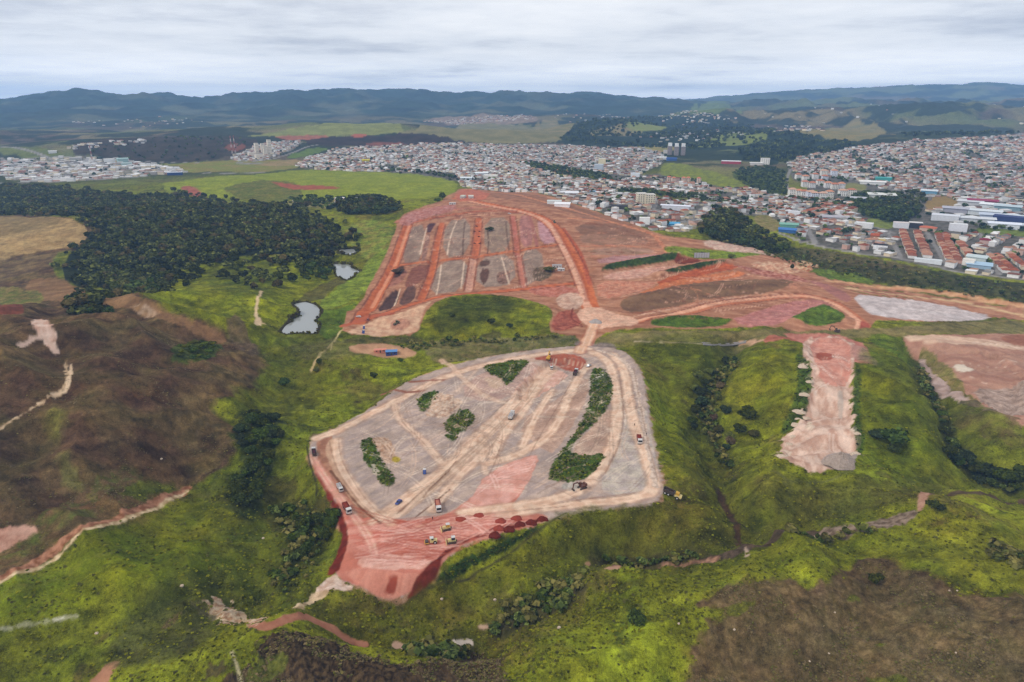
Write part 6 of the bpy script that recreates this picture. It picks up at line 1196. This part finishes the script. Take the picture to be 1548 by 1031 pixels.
# -- people
def person(px, py, label):
    p = at(px, py)[0]; me = D.meshes.new('person')
    J = [(0,0,.95),(0,0,1.2),(0,0,1.42),(0,.02,1.52),(0,.03,1.62),(0,.02,1.72),(.19,0,1.4),(.25,.02,1.12),(.24,.1,.88),(-.19,0,1.4),(-.25,.02,1.12),(-.24,.08,.88),(.1,0,.88),(.11,.02,.48),(.11,-.02,.07),(.11,.15,.03),(-.1,0,.88),(-.11,-.02,.48),(-.12,-.05,.07),(-.12,.12,.03)]
    E = [(0,1),(1,2),(2,3),(3,4),(4,5),(2,6),(6,7),(7,8),(2,9),(9,10),(10,11),(0,12),(12,13),(13,14),(14,15),(0,16),(16,17),(17,18),(18,19)]
    Rr = [.15,.15,.15,.06,.1,.09,.07,.05,.04,.07,.05,.04,.1,.07,.05,.05,.1,.07,.05,.05]
    me.from_pydata(J, E, []); o = link('person', me, None, tuple(p)); sm = o.modifiers.new('skin', 'SKIN'); o.modifiers.new('sub', 'SUBSURF').levels = 1
    for i, v in enumerate(me.skin_vertices[0].data): v.radius = (Rr[i], Rr[i]*.8); v.use_root = i == 0
    me.materials.append(CLO); return tag(o, label, 'person')
person(654,786,'person in dark clothes standing below the dusty pink loaded truck'); person(959,644,'person in dark clothes walking up the track above the red load truck'); person(977,658,'person in dark clothes at the track edge right of the red load truck')
# ------------------------------------------------------------------ sky, sun, air, camera
SUN_EL, SUN_AZ = math.radians(46), math.radians(248)     # azimuth clockwise from +Y
wd = D.worlds.new('World'); SC.world = wd; wd.use_nodes = True
nt = wd.node_tree; bg = nt.nodes['Background']
class _W: node_tree = nt
sky = nd(_W, 'ShaderNodeTexSky', sky_type='NISHITA', sun_disc=False, sun_elevation=SUN_EL, sun_rotation=SUN_AZ)
tc = nd(_W, 'ShaderNodeTexCoord'); sx = nd(_W, 'ShaderNodeSeparateXYZ'); ln(_W, tc.outputs['Generated'], sx.inputs[0])
zz = mathn(_W, 'ADD', mathn(_W, 'MAXIMUM', sx.outputs['Z'], 0.0), .055)
cx = nd(_W, 'ShaderNodeCombineXYZ'); ln(_W, mathn(_W, 'DIVIDE', sx.outputs['X'], zz), cx.inputs[0]); ln(_W, mathn(_W, 'DIVIDE', sx.outputs['Y'], zz), cx.inputs[1])
c1 = noise(_W, cx.outputs[0], .27, 8, .62); c2 = noise(_W, cx.outputs[0], .10, 3, .5)
cs = mathn(_W, 'ADD', mathn(_W, 'MULTIPLY', c1, .72), mathn(_W, 'MULTIPLY', c2, .28))
rp = nd(_W, 'ShaderNodeValToRGB'); e = rp.color_ramp.elements
e[0].position = .37; e[0].color = (.50,.53,.61,1); e[1].position = .58; e[1].color = (.99,.99,1.0,1)
m_ = e.new(.47); m_.color = (.82,.84,.88,1)
ln(_W, cs, rp.inputs[0])
sc_ = nd(_W, 'ShaderNodeMix', data_type='RGBA'); sc_.inputs[0].default_value = .94
sk = nd(_W, 'ShaderNodeVectorMath', operation='SCALE'); sk.inputs['Scale'].default_value = .1; ln(_W, sky.outputs[0], sk.inputs[0])
hz_ = mathn(_W, 'ADD', mathn(_W, 'MULTIPLY', mathn(_W, 'POWER', mathn(_W, 'SUBTRACT', 1.0, mathn(_W, 'MULTIPLY', mathn(_W, 'MAXIMUM', sx.outputs['Z'], 0.0), 14.0, True)), 2.0), 1.0), 1.0)
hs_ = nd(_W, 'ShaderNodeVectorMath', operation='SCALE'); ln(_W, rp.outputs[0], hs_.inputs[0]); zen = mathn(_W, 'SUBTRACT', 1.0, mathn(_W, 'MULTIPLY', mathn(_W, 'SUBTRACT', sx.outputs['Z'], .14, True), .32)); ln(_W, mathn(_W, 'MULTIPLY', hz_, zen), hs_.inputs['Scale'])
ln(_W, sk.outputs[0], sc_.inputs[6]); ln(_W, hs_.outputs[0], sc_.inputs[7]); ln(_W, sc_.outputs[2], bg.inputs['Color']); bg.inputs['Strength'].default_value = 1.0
sl = D.lights.new('sun', 'SUN'); sl.energy = 1.5; sl.angle = math.radians(10); sl.color = (1,.93,.83)
so = D.objects.new('sun', sl); COL.objects.link(so)
sd_ = Vector((math.sin(SUN_AZ)*math.cos(SUN_EL), math.cos(SUN_AZ)*math.cos(SUN_EL), math.sin(SUN_EL))); so.rotation_euler = sd_.to_track_quat('Z', 'Y').to_euler()
# air
zt = max(float(GZ.max()), CZ)+8; zb = float(GZ.min())-1.5
x0, x1, y0, y1 = -16500, 16500, -400, 16500
bv = [(x, y, z) for z in (zb, zt) for y in (y0, y1) for x in (x0, x1)]
hm = D.meshes.new('haze'); hm.from_pydata(bv, [], [(0,2,3,1),(4,5,7,6),(0,1,5,4),(2,6,7,3),(0,4,6,2),(1,3,7,5)])
HM = D.materials.new('haze'); HM.use_nodes = True; HM.node_tree.nodes.clear()
out = HM.node_tree.nodes.new('ShaderNodeOutputMaterial'); pv = HM.node_tree.nodes.new('ShaderNodeVolumePrincipled')
pv.inputs['Color'].default_value = (.34,.60,1.0,1); pv.inputs['Density'].default_value = 8.5e-5; pv.inputs['Anisotropy'].default_value = 0
HM.node_tree.links.new(pv.outputs[0], out.inputs['Volume']); hm.materials.append(HM)
tag(link('haze', hm), kind='stuff', label='thin blue haze over the far hills', cat='haze')
cam = D.cameras.new('camera'); co = D.objects.new('camera', cam); COL.objects.link(co); SC.camera = co
cam.sensor_width = 36; cam.lens = 36*F0/W0; cam.clip_end = 40000; cam.clip_start = 1
co.location = (0, 0, CZ); co.rotation_euler = (math.pi/2-PITCH, 0, 0)
SC.view_settings.view_transform = 'Standard'; SC.view_settings.look = 'None'; SC.view_settings.exposure = 0.14; SC.view_settings.gamma = 1
SC.render.engine = 'CYCLES'; SC.cycles.use_denoising = True; SC.cycles.denoising_prefilter = 'NONE'; SC.cycles.max_bounces = 4; SC.cycles.volume_bounces = 0
SC.cycles.use_adaptive_sampling = True; SC.cycles.adaptive_threshold = .01
